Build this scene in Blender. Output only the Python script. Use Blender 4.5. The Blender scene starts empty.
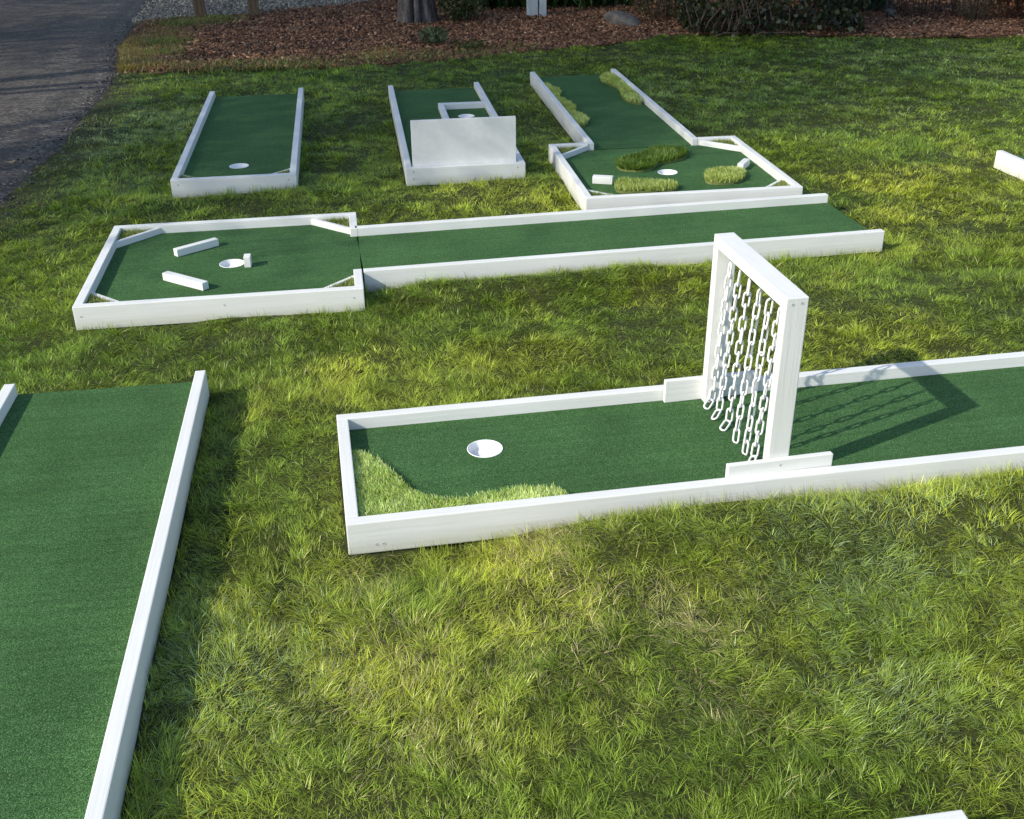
import bpy, bmesh, math, random
import numpy as np
from mathutils import Vector, Matrix

random.seed(7)
RNG = np.random.default_rng(11)
SC = bpy.context.scene
COL = SC.collection
PI = math.pi

# ------------------------------------------------------------------ dimensions
RT = 0.120            # height of the rail tops above the lawn soil
RB = 0.014            # underside of the rails
TZ = RT - 0.043       # carpet height
T = 0.0381            # rail thickness

# course: x, y, yaw, length along local X, width along local Y (local origin = corner)
A = (-0.4769, 2.6232, 0.1752, 3.6600, 0.6845)
B = (-1.8368, 4.2823, 0.1501, 1.2145, 1.1012)
L = (-0.6630, 4.6725, 0.1879, 2.5380, 0.6606)
C = (-1.9384, 6.1821, 0.1445, 0.7098, 2.4889)
D = (-0.6077, 6.3751, 0.1364, 0.7113, 2.4407)
E = (0.4101, 5.7473, 0.1373, 1.2164, 1.1766)
M = (0.4998, 6.9167, 0.1351, 0.7143, 2.3812)
F = (-1.9100, -0.5500, 0.1413, 0.7092, 4.1520)
# F is measured at its far end; put its origin back along its own axis
_fx, _fy, _fa = -1.5174, 1.3765, 0.1413
_fl = 2.2063
_far = (_fx - math.sin(_fa) * _fl, _fy + math.cos(_fa) * _fl)
F = (_far[0] + math.sin(_fa) * 3.66, _far[1] - math.cos(_fa) * 3.66, _fa, 0.7092, 3.66)
# piece cut by the right edge: far-left corner (2.963, 6.635)
_ga = 0.19
G = (2.963 + math.sin(_ga) * 2.44, 6.635 - math.cos(_ga) * 2.44, _ga, 0.7092, 2.44)
# piece cut by the bottom edge: far-right corner (0.895, 1.575)
_ha = 0.15
_hw, _hl = 0.7092, 1.22
H = (0.893 - math.cos(_ha) * _hw + math.sin(_ha) * _hl, 1.575 - math.sin(_ha) * _hw - math.cos(_ha) * _hl, _ha, _hw, _hl)
FOOT = [A, B, L, C, D, E, M, F, G, H]


def w2l(c, x, y):
    ca, sa = math.cos(c[2]), math.sin(c[2])
    dx, dy = x - c[0], y - c[1]
    return ca * dx + sa * dy, -sa * dx + ca * dy


def l2w(c, lx, ly):
    ca, sa = math.cos(c[2]), math.sin(c[2])
    return c[0] + ca * lx - sa * ly, c[1] + sa * lx + ca * ly


def in_foot(x, y, m=0.006):
    r = np.zeros(x.shape, bool)
    for c in FOOT:
        lx, ly = w2l(c, x, y)
        r |= (lx > -m) & (lx < c[3] + m) & (ly > -m) & (ly < c[4] + m)
    return r


# ------------------------------------------------------------------ numpy noise
def _hash(ix, iy, s):
    h = (ix.astype(np.int64) * 374761393 + iy.astype(np.int64) * 668265263 + s * 1442695041) & 0xFFFFFFFF
    h = ((h ^ (h >> 13)) * 1274126177) & 0xFFFFFFFF
    return ((h ^ (h >> 16)) & 0xFFFF) / 65535.0


def vnoise(x, y, scale, seed=0, octaves=3):
    x = np.asarray(x, float); y = np.asarray(y, float)
    out = 0.0; amp = 1.0; tot = 0.0; f = 1.0 / scale
    for o in range(octaves):
        X = x * f + 17.3 * o; Y = y * f - 9.1 * o
        ix = np.floor(X); iy = np.floor(Y)
        fx = X - ix; fy = Y - iy
        fx = fx * fx * (3 - 2 * fx); fy = fy * fy * (3 - 2 * fy)
        s = seed + o * 101
        a = _hash(ix, iy, s); b = _hash(ix + 1, iy, s); c = _hash(ix, iy + 1, s); d = _hash(ix + 1, iy + 1, s)
        out = out + amp * ((a * (1 - fx) + b * fx) * (1 - fy) + (c * (1 - fx) + d * fx) * fy)
        tot += amp; amp *= 0.5; f *= 2.0
    return out / tot


# ------------------------------------------------------------------ the plan of the garden
DRV_Y = [-30, -5, 2, 4.5, 6.14, 6.77, 7.38, 8.77, 9.98, 11.26, 14.06, 15.45, 20, 30, 60]
DRV_X = [-3.6, -2.95, -2.75, -2.80, -2.92, -2.99, -3.02, -3.24, -3.44, -3.82, -4.33, -4.60, -5.6, -9.0, -22.0]
MUL_X = [-6, -3.44, -2.74, -1.86, -0.98, -0.53, 0.11, 0.80, 1.32, 1.75, 2.57, 3.43, 5.1, 9, 20]
MUL_Y = [9.9, 9.98, 10.08, 10.12, 10.25, 10.42, 10.74, 11.07, 11.38, 11.65, 11.66, 11.48, 11.3, 11.1, 10.8]


def drive_edge(y):
    return np.interp(y, DRV_Y, DRV_X)


def mulch_edge(x):
    return np.interp(x, MUL_X, MUL_Y)


def soil_h(x, y):
    """height of the lawn soil: gentle tussocks"""
    h = 0.034 * (vnoise(x, y, 0.55, 3, 2) - 0.5) + 0.022 * (vnoise(x, y, 0.17, 5, 2) - 0.5) + 0.012
    # along the near rail of the front lane the lawn swells up to the right
    lx, ly = w2l(A, x, y)
    h = h + 0.078 * np.exp(-((ly + 0.13) / 0.14) ** 2) * np.clip((lx - 0.38) / 0.35, 0, 1)
    h = h - 0.018 * np.exp(-((ly + 0.08) / 0.10) ** 2) * np.clip((0.55 - lx) / 0.2, 0, 1) * (lx > -0.2)
    # and along the near rail of the long lane behind it
    lx, ly = w2l(L, x, y)
    h = h + 0.066 * np.exp(-((ly + 0.12) / 0.13) ** 2) * np.clip((lx - 0.0) / 0.3, 0, 1) * np.clip((1.9 - lx) / 0.6, 0, 1)
    lx, ly = w2l(C, x, y)
    h = h + 0.02 * np.exp(-((ly + 0.10) / 0.12) ** 2) * (np.abs(lx - 0.35) < 0.6)
    lx, ly = w2l(D, x, y)
    h = h + 0.02 * np.exp(-((ly + 0.10) / 0.12) ** 2) * np.clip(lx / 0.4, 0, 1) * (lx < 1.1)
    return np.clip(h, -0.02, 0.082)


# ------------------------------------------------------------------ object helpers
def put(name, mesh, mats=None, parent=None):
    o = bpy.data.objects.new(name, mesh)
    COL.objects.link(o)
    if mats is not None:
        for m in (mats if isinstance(mats, (list, tuple)) else [mats]):
            mesh.materials.append(m)
    if parent is not None:
        o.parent = parent
    return o


def tag(o, label=None, cat=None, group=None, kind=None):
    if label: o['label'] = label
    if cat: o['category'] = cat
    if group: o['group'] = group
    if kind: o['kind'] = kind
    return o


def thing(name, label, cat, loc=(0, 0, 0), rz=0.0, group=None):
    o = bpy.data.objects.new(name, None)
    COL.objects.link(o)
    o.empty_display_size = 0.1
    o.location = loc
    o.rotation_euler = (0, 0, rz)
    return tag(o, label, cat, group)


def course(name, c, label, group=None):
    return thing(name, label, 'mini golf course', (c[0], c[1], 0), c[2], group)


def bm_done(bm, name, mats, parent=None, smooth=False):
    me = bpy.data.meshes.new(name)
    bm.normal_update()
    bm.to_mesh(me); bm.free()
    if smooth:
        me.polygons.foreach_set('use_smooth', [True] * len(me.polygons))
    return put(name, me, mats, parent)


def add_box(bm, x0, x1, y0, y1, z0, z1, bev=0.0035, xf=None, wob=0.0):
    """a bevelled board; its UV runs along the grain (u = metres along the longest side)"""
    b2 = bmesh.new()
    vs = [b2.verts.new((x, y, z)) for x in (x0, x1) for y in (y0, y1) for z in (z0, z1)]
    idx = [(0, 1, 3, 2), (4, 6, 7, 5), (0, 4, 5, 1), (2, 3, 7, 6), (0, 2, 6, 4), (1, 5, 7, 3)]
    for f in idx:
        b2.faces.new([vs[i] for i in f])
    if bev > 0:
        bmesh.ops.bevel(b2, geom=list(b2.edges), offset=bev, segments=2, profile=0.6, affect='EDGES')
    bmesh.ops.recalc_face_normals(b2, faces=list(b2.faces))
    d = [x1 - x0, y1 - y0, z1 - z0]
    ax = d.index(max(d))
    oth = [i for i in range(3) if i != ax]
    uvl = b2.loops.layers.uv.new('grain')
    off = random.random() * 20
    for f in b2.faces:
        for lp in f.loops:
            co = lp.vert.co
            lp[uvl].uv = (co[ax] + off, co[oth[0]] + co[oth[1]] * 1.0 + off * 0.37)
    me = bpy.data.meshes.new('tmp')
    if xf is not None:
        b2.transform(xf)
    b2.to_mesh(me); b2.free()
    bm.from_mesh(me)
    bpy.data.meshes.remove(me)


def board(name, parent, x0, x1, y0, y1, z0=RB, z1=RT, bev=0.0035, xf=None, mat=None):
    bm = bmesh.new()
    bm.loops.layers.uv.new('grain')
    add_box(bm, x0, x1, y0, y1, z0, z1, bev, xf)
    o = bm_done(bm, name, mat or MAT['paint'], parent)
    return o


def tube(bm, pts, radii, n=10, cap=True):
    rings = []
    pts = [Vector(p) for p in pts]
    prev = None
    for i, p in enumerate(pts):
        d = (pts[min(i + 1, len(pts) - 1)] - pts[max(i - 1, 0)]).normalized()
        if prev is None:
            a = d.orthogonal().normalized()
        else:
            a = (prev - d * prev.dot(d)).normalized()
        prev = a
        b = d.cross(a)
        r = radii[i] if hasattr(radii, '__len__') else radii
        rings.append([bm.verts.new(p + (a * math.cos(2 * PI * k / n) + b * math.sin(2 * PI * k / n)) * r) for k in range(n)])
    for i in range(len(rings) - 1):
        for k in range(n):
            bm.faces.new((rings[i][k], rings[i][(k + 1) % n], rings[i + 1][(k + 1) % n], rings[i + 1][k]))
    if cap:
        bm.faces.new(list(reversed(rings[0])))
        bm.faces.new(rings[-1])


def np_mesh(name, V, Q, col=None, smooth=False):
    """quads mesh from numpy arrays with an optional point colour"""
    me = bpy.data.meshes.new(name)
    nv, nq = len(V), len(Q)
    me.vertices.add(nv)
    me.vertices.foreach_set('co', np.ascontiguousarray(V, dtype=np.float32).ravel())
    me.loops.add(nq * 4)
    me.loops.foreach_set('vertex_index', np.ascontiguousarray(Q, dtype=np.int32).ravel())
    me.polygons.add(nq)
    me.polygons.foreach_set('loop_start', np.arange(0, nq * 4, 4, dtype=np.int32))
    if smooth:
        me.polygons.foreach_set('use_smooth', np.ones(nq, dtype=bool))
    me.update(calc_edges=True)
    if col is not None:
        at = me.attributes.new('col', 'FLOAT_COLOR', 'POINT')
        c4 = np.ones((nv, 4), np.float32); c4[:, :3] = col
        at.data.foreach_set('color', c4.ravel())
    return me


# ------------------------------------------------------------------ materials
MAT = {}


def nt(name):
    m = bpy.data.materials.new(name)
    m.use_nodes = True
    t = m.node_tree
    for n in list(t.nodes):
        t.nodes.remove(n)
    out = t.nodes.new('ShaderNodeOutputMaterial')
    return m, t, out


def N(t, kind, **kw):
    n = t.nodes.new(kind)
    for k, v in kw.items():
        if k in n.inputs:
            n.inputs[k].default_value = v
        else:
            setattr(n, k, v)
    return n


def ramp(t, stops, fac=None):
    r = t.nodes.new('ShaderNodeValToRGB')
    e = r.color_ramp.elements
    while len(e) > 1:
        e.remove(e[-1])
    e[0].position = stops[0][0]; e[0].color = (*stops[0][1], 1)
    for p, c in stops[1:]:
        q = e.new(p); q.color = (*c, 1)
    if fac is not None:
        t.links.new(fac, r.inputs[0])
    return r


def mixc(t, fac, a, b, mode='MIX'):
    m = t.nodes.new('ShaderNodeMix')
    m.data_type = 'RGBA'; m.blend_type = mode
    for s, v in ((m.inputs[0], fac), (m.inputs[6], a), (m.inputs[7], b)):
        if hasattr(v, 'is_linked') or hasattr(v, 'links'):
            t.links.new(v, s)
        elif isinstance(v, (int, float)):
            s.default_value = v
        else:
            s.default_value = (*v, 1)
    return m.outputs[2]


def make_paint():
    m, t, out = nt('white_paint')
    uv = N(t, 'ShaderNodeUVMap', uv_map='grain')
    mp = N(t, 'ShaderNodeMapping'); mp.inputs['Scale'].default_value = (3.0, 90.0, 1.0)
    t.links.new(uv.outputs[0], mp.inputs[0])
    g = N(t, 'ShaderNodeTexNoise', Scale=1.0, Detail=6.0, Roughness=0.65)
    t.links.new(mp.outputs[0], g.inputs[0])
    geo = N(t, 'ShaderNodeNewGeometry')
    big = N(t, 'ShaderNodeTexNoise', Scale=3.5, Detail=4.0)
    t.links.new(geo.outputs['Position'], big.inputs[0])
    fine = N(t, 'ShaderNodeTexNoise', Scale=46.0, Detail=5.0, Roughness=0.7)
    t.links.new(geo.outputs['Position'], fine.inputs[0])
    c1 = ramp(t, [(0.30, (0.695, 0.70, 0.69)), (0.55, (0.745, 0.75, 0.74))], g.outputs[0])
    c2 = ramp(t, [(0.35, (0.93, 0.94, 0.92)), (0.7, (1, 1, 1))], big.outputs[0])
    c = mixc(t, 1.0, c1.outputs[0], c2.outputs[0], 'MULTIPLY')
    c3 = ramp(t, [(0.22, (0.78, 0.76, 0.70)), (0.34, (1, 1, 1))], fine.outputs[0])
    c = mixc(t, 0.6, c, c3.outputs[0], 'MULTIPLY')
    # splashed soil and grass sap low down on the boards
    sx = N(t, 'ShaderNodeSeparateXYZ'); t.links.new(geo.outputs['Position'], sx.inputs[0])
    ad = N(t, 'ShaderNodeMath', operation='MULTIPLY_ADD'); t.links.new(big.outputs[0], ad.inputs[0])
    ad.inputs[1].default_value = -0.05; t.links.new(sx.outputs[2], ad.inputs[2])
    dr = ramp(t, [(0.0, (1, 1, 1)), (0.045, (0, 0, 0))], ad.outputs[0])
    dm = N(t, 'ShaderNodeMath', operation='MULTIPLY'); t.links.new(dr.outputs[0], dm.inputs[0]); dm.inputs[1].default_value = 0.55
    c = mixc(t, dm.outputs[0], c, (0.45, 0.45, 0.34))
    b = N(t, 'ShaderNodeBsdfPrincipled', Roughness=0.48)
    b.inputs['Specular IOR Level'].default_value = 0.35
    t.links.new(c, b.inputs['Base Color'])
    bp = N(t, 'ShaderNodeBump', Strength=0.6, Distance=0.0014)
    t.links.new(g.outputs[0], bp.inputs['Height'])
    t.links.new(bp.outputs[0], b.inputs['Normal'])
    t.links.new(b.outputs[0], out.inputs[0])
    return m


def make_turf():
    m, t, out = nt('green_carpet')
    tc = N(t, 'ShaderNodeTexCoord')
    n1 = N(t, 'ShaderNodeTexNoise', Scale=330.0, Detail=3.0, Roughness=0.75)
    n2 = N(t, 'ShaderNodeTexNoise', Scale=290.0, Detail=3.0, Roughness=0.7)
    n3 = N(t, 'ShaderNodeTexNoise', Scale=3.0, Detail=3.0)
    mp = N(t, 'ShaderNodeMapping'); mp.inputs['Scale'].default_value = (1.6, 46.0, 1.0)
    n4 = N(t, 'ShaderNodeTexNoise', Scale=1.0, Detail=3.0)
    t.links.new(tc.outputs['Object'], mp.inputs[0]); t.links.new(mp.outputs[0], n4.inputs[0])
    for n in (n1, n2, n3):
        t.links.new(tc.outputs['Object'], n.inputs[0])
    vo = N(t, 'ShaderNodeTexVoronoi', Scale=600.0); t.links.new(tc.outputs['Object'], vo.inputs[0])
    vs = N(t, 'ShaderNodeSeparateColor'); t.links.new(vo.outputs['Color'], vs.inputs[0])
    md = N(t, 'ShaderNodeMath', operation='MULTIPLY_ADD'); t.links.new(vs.outputs[0], md.inputs[0]); md.inputs[1].default_value = 0.55
    m2 = N(t, 'ShaderNodeMath', operation='MULTIPLY_ADD'); t.links.new(n2.outputs[0], m2.inputs[0]); m2.inputs[1].default_value = 0.5; m2.inputs[2].default_value = -0.02
    t.links.new(m2.outputs[0], md.inputs[2])
    mx = md
    c1 = ramp(t, [(0.18, (0.010, 0.034, 0.010)), (0.45, (0.038, 0.110, 0.032)), (0.62, (0.064, 0.155, 0.052)), (0.75, (0.17, 0.28, 0.13))], mx.outputs[0])
    c2 = ramp(t, [(0.3, (0.80, 0.83, 0.80)), (0.7, (1.12, 1.12, 1.1))], n3.outputs[0])
    c = mixc(t, 1.0, c1.outputs[0], c2.outputs[0], 'MULTIPLY')
    c4 = ramp(t, [(0.35, (0.88, 0.88, 0.88)), (0.6, (1.06, 1.06, 1.06))], n4.outputs[0])
    c = mixc(t, 1.0, c, c4.outputs[0], 'MULTIPLY')
    b = N(t, 'ShaderNodeBsdfPrincipled', Roughness=0.85)
    b.inputs['Specular IOR Level'].default_value = 0.04
    b.inputs['Sheen Weight'].default_value = 0.10
    b.inputs['Sheen Roughness'].default_value = 0.4
    b.inputs['Sheen Tint'].default_value = (0.45, 0.85, 0.45, 1)
    t.links.new(c, b.inputs['Base Color'])
    bp = N(t, 'ShaderNodeBump', Strength=0.9, Distance=0.004)
    t.links.new(mx.outputs[0], bp.inputs['Height'])
    t.links.new(bp.outputs[0], b.inputs['Normal'])
    t.links.new(b.outputs[0], out.inputs[0])
    return m


def make_leafy(name, trans=0.35, rough=0.5, tint=(1.15, 1.25, 0.6), spec=0.3):
    m, t, out = nt(name)
    a = N(t, 'ShaderNodeAttribute', attribute_name='col')
    b = N(t, 'ShaderNodeBsdfPrincipled', Roughness=rough)
    b.inputs['Specular IOR Level'].default_value = spec
    t.links.new(a.outputs['Color'], b.inputs['Base Color'])
    tr = N(t, 'ShaderNodeBsdfTranslucent')
    tc = mixc(t, 1.0, a.outputs['Color'], tint, 'MULTIPLY')
    t.links.new(tc, tr.inputs[0])
    mx = N(t, 'ShaderNodeMixShader'); mx.inputs[0].default_value = trans
    t.links.new(b.outputs[0], mx.inputs[1]); t.links.new(tr.outputs[0], mx.inputs[2])
    t.links.new(mx.outputs[0], out.inputs[0])
    return m


def make_vcol(name, rough=0.85, spec=0.2):
    m, t, out = nt(name)
    a = N(t, 'ShaderNodeAttribute', attribute_name='col')
    b = N(t, 'ShaderNodeBsdfPrincipled', Roughness=rough)
    b.inputs['Specular IOR Level'].default_value = spec
    n = N(t, 'ShaderNodeTexNoise', Scale=220.0, Detail=2.0)
    g = N(t, 'ShaderNodeNewGeometry'); t.links.new(g.outputs['Position'], n.inputs[0])
    r = ramp(t, [(0.3, (0.75, 0.75, 0.75)), (0.7, (1.2, 1.2, 1.2))], n.outputs[0])
    c = mixc(t, 1.0, a.outputs['Color'], r.outputs[0], 'MULTIPLY')
    t.links.new(c, b.inputs['Base Color'])
    t.links.new(b.outputs[0], out.inputs[0])
    return m


def make_noise(name, stops, scale, rough=0.9, bump=0.5, dist=0.01, detail=6.0, scale2=None, stops2=None, spec=0.2, stretch=None, voro=None):
    m, t, out = nt(name)
    g = N(t, 'ShaderNodeTexCoord')
    src = g.outputs['Object']
    if stretch:
        mp = N(t, 'ShaderNodeMapping'); mp.inputs['Scale'].default_value = stretch
        t.links.new(src, mp.inputs[0]); src = mp.outputs[0]
    n = N(t, 'ShaderNodeTexNoise', Scale=scale, Detail=detail, Roughness=0.7)
    t.links.new(src, n.inputs[0])
    c = ramp(t, stops, n.outputs[0]).outputs[0]
    if scale2:
        n2 = N(t, 'ShaderNodeTexNoise', Scale=scale2, Detail=4.0)
        t.links.new(g.outputs['Object'], n2.inputs[0])
        c = mixc(t, 1.0, c, ramp(t, stops2, n2.outputs[0]).outputs[0], 'MULTIPLY')
    h = n.outputs[0]
    if voro:
        v = N(t, 'ShaderNodeTexVoronoi', Scale=voro[0]); t.links.new(g.outputs['Object'], v.inputs[0])
        vr = ramp(t, voro[1], v.outputs['Color'])
        c = mixc(t, 1.0, c, vr.outputs[0], 'MULTIPLY')
        h = v.outputs['Distance']
    b = N(t, 'ShaderNodeBsdfPrincipled', Roughness=rough)
    b.inputs['Specular IOR Level'].default_value = spec
    t.links.new(c, b.inputs['Base Color'])
    bp = N(t, 'ShaderNodeBump', Strength=bump, Distance=dist)
    t.links.new(h, bp.inputs['Height']); t.links.new(bp.outputs[0], b.inputs['Normal'])
    t.links.new(b.outputs[0], out.inputs[0])
    return m


def make_asphalt():
    m, t, out = nt('asphalt')
    tc = N(t, 'ShaderNodeTexCoord')
    at = N(t, 'ShaderNodeAttribute', attribute_name='col')
    n1 = N(t, 'ShaderNodeTexNoise', Scale=16.0, Detail=6.0, Roughness=0.7); n2 = N(t, 'ShaderNodeTexNoise', Scale=0.8, Detail=4.0)
    vo = N(t, 'ShaderNodeTexVoronoi', Scale=80.0); v2 = N(t, 'ShaderNodeTexVoronoi', Scale=45.0)
    for n in (n1, n2, vo, v2): t.links.new(tc.outputs['Object'], n.inputs[0])
    s1 = N(t, 'ShaderNodeSeparateColor'); t.links.new(vo.outputs['Color'], s1.inputs[0])
    s2 = N(t, 'ShaderNodeSeparateColor'); t.links.new(v2.outputs['Color'], s2.inputs[0])
    c = ramp(t, [(0.3, (0.048, 0.043, 0.040)), (0.7, (0.080, 0.072, 0.066))], n1.outputs[0]).outputs[0]
    c = mixc(t, 1.0, c, ramp(t, [(0.32, (0.80, 0.80, 0.81)), (0.68, (1.22, 1.2, 1.17))], n2.outputs[0]).outputs[0], 'MULTIPLY')
    c = mixc(t, 1.0, c, ramp(t, [(0.0, (0.5, 0.5, 0.51)), (0.55, (1.0, 1.0, 1.0)), (0.9, (1.5, 1.47, 1.43)), (1.0, (2.3, 2.25, 2.2))], s1.outputs[0]).outputs[0], 'MULTIPLY')
    w = mixc(t, 1.0, (0.125, 0.112, 0.098), ramp(t, [(0.0, (0.3, 0.3, 0.3)), (0.6, (0.9, 0.9, 0.9)), (1.0, (1.9, 1.85, 1.8))], s2.outputs[0]).outputs[0], 'MULTIPLY')
    f = N(t, 'ShaderNodeMath', operation='MULTIPLY'); t.links.new(at.outputs['Fac'], f.inputs[0]); f.inputs[1].default_value = 0.75; f.use_clamp = True
    c = mixc(t, f.outputs[0], c, w)
    b = N(t, 'ShaderNodeBsdfPrincipled', Roughness=0.9); b.inputs['Specular IOR Level'].default_value = 0.2
    t.links.new(c, b.inputs['Base Color'])
    bp = N(t, 'ShaderNodeBump', Strength=0.45, Distance=0.005); t.links.new(s2.outputs[0], bp.inputs['Height']); t.links.new(bp.outputs[0], b.inputs['Normal'])
    t.links.new(b.outputs[0], out.inputs[0])
    return m


def make_plain(name, col, rough=0.4, metal=0.0, spec=0.4, sss=0.0):
    m, t, out = nt(name)
    g = N(t, 'ShaderNodeTexCoord')
    n = N(t, 'ShaderNodeTexNoise', Scale=40.0, Detail=4.0)
    t.links.new(g.outputs['Object'], n.inputs[0])
    r = ramp(t, [(0.3, tuple(v * 0.94 for v in col)), (0.7, col)], n.outputs[0])
    b = N(t, 'ShaderNodeBsdfPrincipled', Roughness=rough, Metallic=metal)
    b.inputs['Specular IOR Level'].default_value = spec
    t.links.new(r.outputs[0], b.inputs['Base Color'])
    t.links.new(b.outputs[0], out.inputs[0])
    return m


MAT['paint'] = make_paint()
MAT['turf'] = make_turf()
MAT['grass'] = make_leafy('grass_blade', 0.36, 0.36, (1.15, 1.22, 0.6), 0.42)
MAT['fakegrass'] = make_leafy('artificial_grass', 0.25, 0.45)
MAT['leaf'] = make_leafy('leaf', 0.35, 0.5)
MAT['hedge'] = make_leafy('glossy_leaf', 0.15, 0.38, spec=0.4)
MAT['chip'] = make_vcol('bark_chip')
MAT['pebble'] = make_vcol('pebble', 0.8)
MAT['plastic'] = make_plain('white_plastic', (0.80, 0.80, 0.79), 0.32)
MAT['cup'] = make_plain('white_cup', (0.84, 0.84, 0.83), 0.35)
MAT['dimple'] = make_plain('painted_screw_head', (0.42, 0.42, 0.41), 0.5)
MAT['steel'] = make_plain('zinc_steel', (0.36, 0.38, 0.40), 0.35, 0.9)
MAT['ply'] = make_noise('plywood', [(0.3, (0.16, 0.12, 0.07)), (0.7, (0.26, 0.20, 0.13))], 30, stretch=(1, 1, 30))
MAT['soil'] = make_noise('lawn_thatch', [(0.3, (0.020, 0.026, 0.008)), (0.6, (0.045, 0.056, 0.016)), (0.8, (0.10, 0.085, 0.035))], 60, scale2=2.0,
                         stops2=[(0.3, (0.8, 0.85, 0.8)), (0.7, (1.2, 1.15, 1.0))])
MAT['far_ground'] = make_noise('far_grass', [(0.3, (0.03, 0.05, 0.015)), (0.7, (0.07, 0.10, 0.03))], 5)
MAT['matback'] = make_noise('woven_backing', [(0.3, (0.10, 0.13, 0.04)), (0.7, (0.20, 0.24, 0.08))], 200)
MAT['asphalt'] = make_asphalt()
MAT['panel'] = make_plain('white_panel', (0.73, 0.735, 0.73), 0.5)
MAT['mulch'] = make_noise('bark_mulch', [(0.3, (0.05, 0.026, 0.016)), (0.6, (0.15, 0.080, 0.050)), (0.8, (0.25, 0.145, 0.095))], 42, bump=0.9, dist=0.02,
                          scale2=1.2, stops2=[(0.3, (0.75, 0.75, 0.78)), (0.7, (1.2, 1.15, 1.1))])
MAT['gravel'] = make_noise('pale_gravel', [(0.3, (0.16, 0.15, 0.13)), (0.7, (0.36, 0.34, 0.30))], 35, bump=0.8, dist=0.02,
                           voro=(38.0, [(0.0, (0.35, 0.35, 0.35)), (0.6, (0.75, 0.75, 0.75)), (1.0, (1.1, 1.1, 1.05))]))
MAT['bark'] = make_noise('grey_bark', [(0.3, (0.035, 0.031, 0.029)), (0.5, (0.115, 0.105, 0.10)), (0.75, (0.24, 0.225, 0.21))], 9, bump=1.0, dist=0.03,
                         stretch=(2.2, 2.2, 0.55), scale2=30, stops2=[(0.3, (0.7, 0.7, 0.7)), (0.7, (1.2, 1.2, 1.2))])
MAT['postwood'] = make_noise('weathered_post_wood', [(0.3, (0.075, 0.05, 0.032)), (0.7, (0.19, 0.135, 0.09))], 18, bump=0.6, dist=0.01, stretch=(3, 3, 0.3))
MAT['bluepaint'] = make_noise('pale_grey_blue_paint', [(0.3, (0.36, 0.41, 0.44)), (0.7, (0.50, 0.55, 0.57))], 12, rough=0.6, bump=0.2, dist=0.004, stretch=(3, 3, 0.5))
MAT['rock'] = make_noise('grey_rock', [(0.3, (0.075, 0.07, 0.064)), (0.7, (0.19, 0.18, 0.165))], 9, bump=0.8, dist=0.02)
MAT['twig'] = make_noise('twig', [(0.3, (0.06, 0.045, 0.035)), (0.7, (0.15, 0.115, 0.09))], 30)
MAT['dryleaf'] = make_plain('dry_leaf', (0.30, 0.235, 0.17), 0.7)

# ------------------------------------------------------------------ blades and leaves (numpy)
def blade_arrays(x, y, z, length, width, az, th0, th1, col, segs=3, tipcol=1.12, rootcol=0.9, twist=None):
    n = len(x)
    s = np.linspace(0, 1, segs + 1)
    if twist is None:
        twist = RNG.normal(0, 0.5, n)
    dx, dy = np.cos(az), np.sin(az)
    wa = az + PI / 2 + twist
    wx, wy = np.cos(wa), np.sin(wa)
    V = np.empty((n, segs + 1, 2, 3), np.float32)
    cx, cy, cz = x.copy(), y.copy(), z.copy()
    colr = np.empty((n, segs + 1, 2, 3), np.float32)
    for k in range(segs + 1):
        if k > 0:
            sm = (s[k] + s[k - 1]) / 2
            th = th0 + (th1 - th0) * sm
            st = length / segs
            cx = cx + st * np.sin(th) * dx; cy = cy + st * np.sin(th) * dy; cz = cz + st * np.cos(th)
        w = width * 0.5 * (1.0 - 0.92 * s[k] ** 2.2) * (0.8 if k == 0 else 1.0)
        for q, sg in ((0, -1), (1, 1)):
            V[:, k, q, 0] = cx + sg * w * wx; V[:, k, q, 1] = cy + sg * w * wy; V[:, k, q, 2] = cz
            colr[:, k, q, :] = col * (rootcol + (tipcol - rootcol) * s[k])
    base = (np.arange(n) * (segs + 1) * 2)[:, None]
    q0 = np.arange(segs) * 2
    Q = np.stack([base + q0, base + q0 + 1, base + q0 + 3, base + q0 + 2], axis=-1).reshape(-1, 4)
    return V.reshape(-1, 3), Q, colr.reshape(-1, 3), (cx, cy, cz)


class Acc:
    def __init__(self): self.V = []; self.Q = []; self.C = []; self.n = 0
    def add(self, V, Q, C):
        self.V.append(V); self.Q.append(Q + self.n); self.C.append(C); self.n += len(V)
    def mesh(self, name):
        return np_mesh(name, np.concatenate(self.V), np.concatenate(self.Q), np.concatenate(self.C))


def leaf_arrays(P, size, col, nrm=None, spread=1.0, aspect=0.55, droop=None):
    """one folded diamond leaf per point: two quads? no - one quad, tilted at random"""
    n = len(P)
    d = RNG.normal(0, 1, (n, 3))
    if nrm is not None:
        d = nrm + spread * 0.6 * d
    d /= np.linalg.norm(d, axis=1)[:, None] + 1e-9
    r = RNG.normal(0, 1, (n, 3))
    if droop is not None:
        r = r * (1 - droop) + np.array([0, 0, -1.0]) * droop * 2
    u = r - d * (r * d).sum(1)[:, None]
    u /= np.linalg.norm(u, axis=1)[:, None] + 1e-9
    v = np.cross(d, u)
    sz = (np.asarray(size) * np.ones(n))[:, None]
    V = np.empty((n, 4, 3), np.float32)
    V[:, 0] = P - u * sz * 0.5
    V[:, 1] = P + v * sz * aspect * 0.5 + d * sz * 0.06
    V[:, 2] = P + u * sz * 0.5
    V[:, 3] = P - v * sz * aspect * 0.5 + d * sz * 0.06
    Q = np.arange(n * 4).reshape(n, 4)
    return V.reshape(-1, 3), Q, np.repeat(col, 4, axis=0).astype(np.float32)


def colmix(n, cols, wts=None, var=0.2):
    c = np.array(cols, float)
    i = RNG.choice(len(c), n, p=wts)
    return c[i] * np.clip(1 + RNG.normal(0, var, (n, 1)), 0.45, 1.8)


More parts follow.
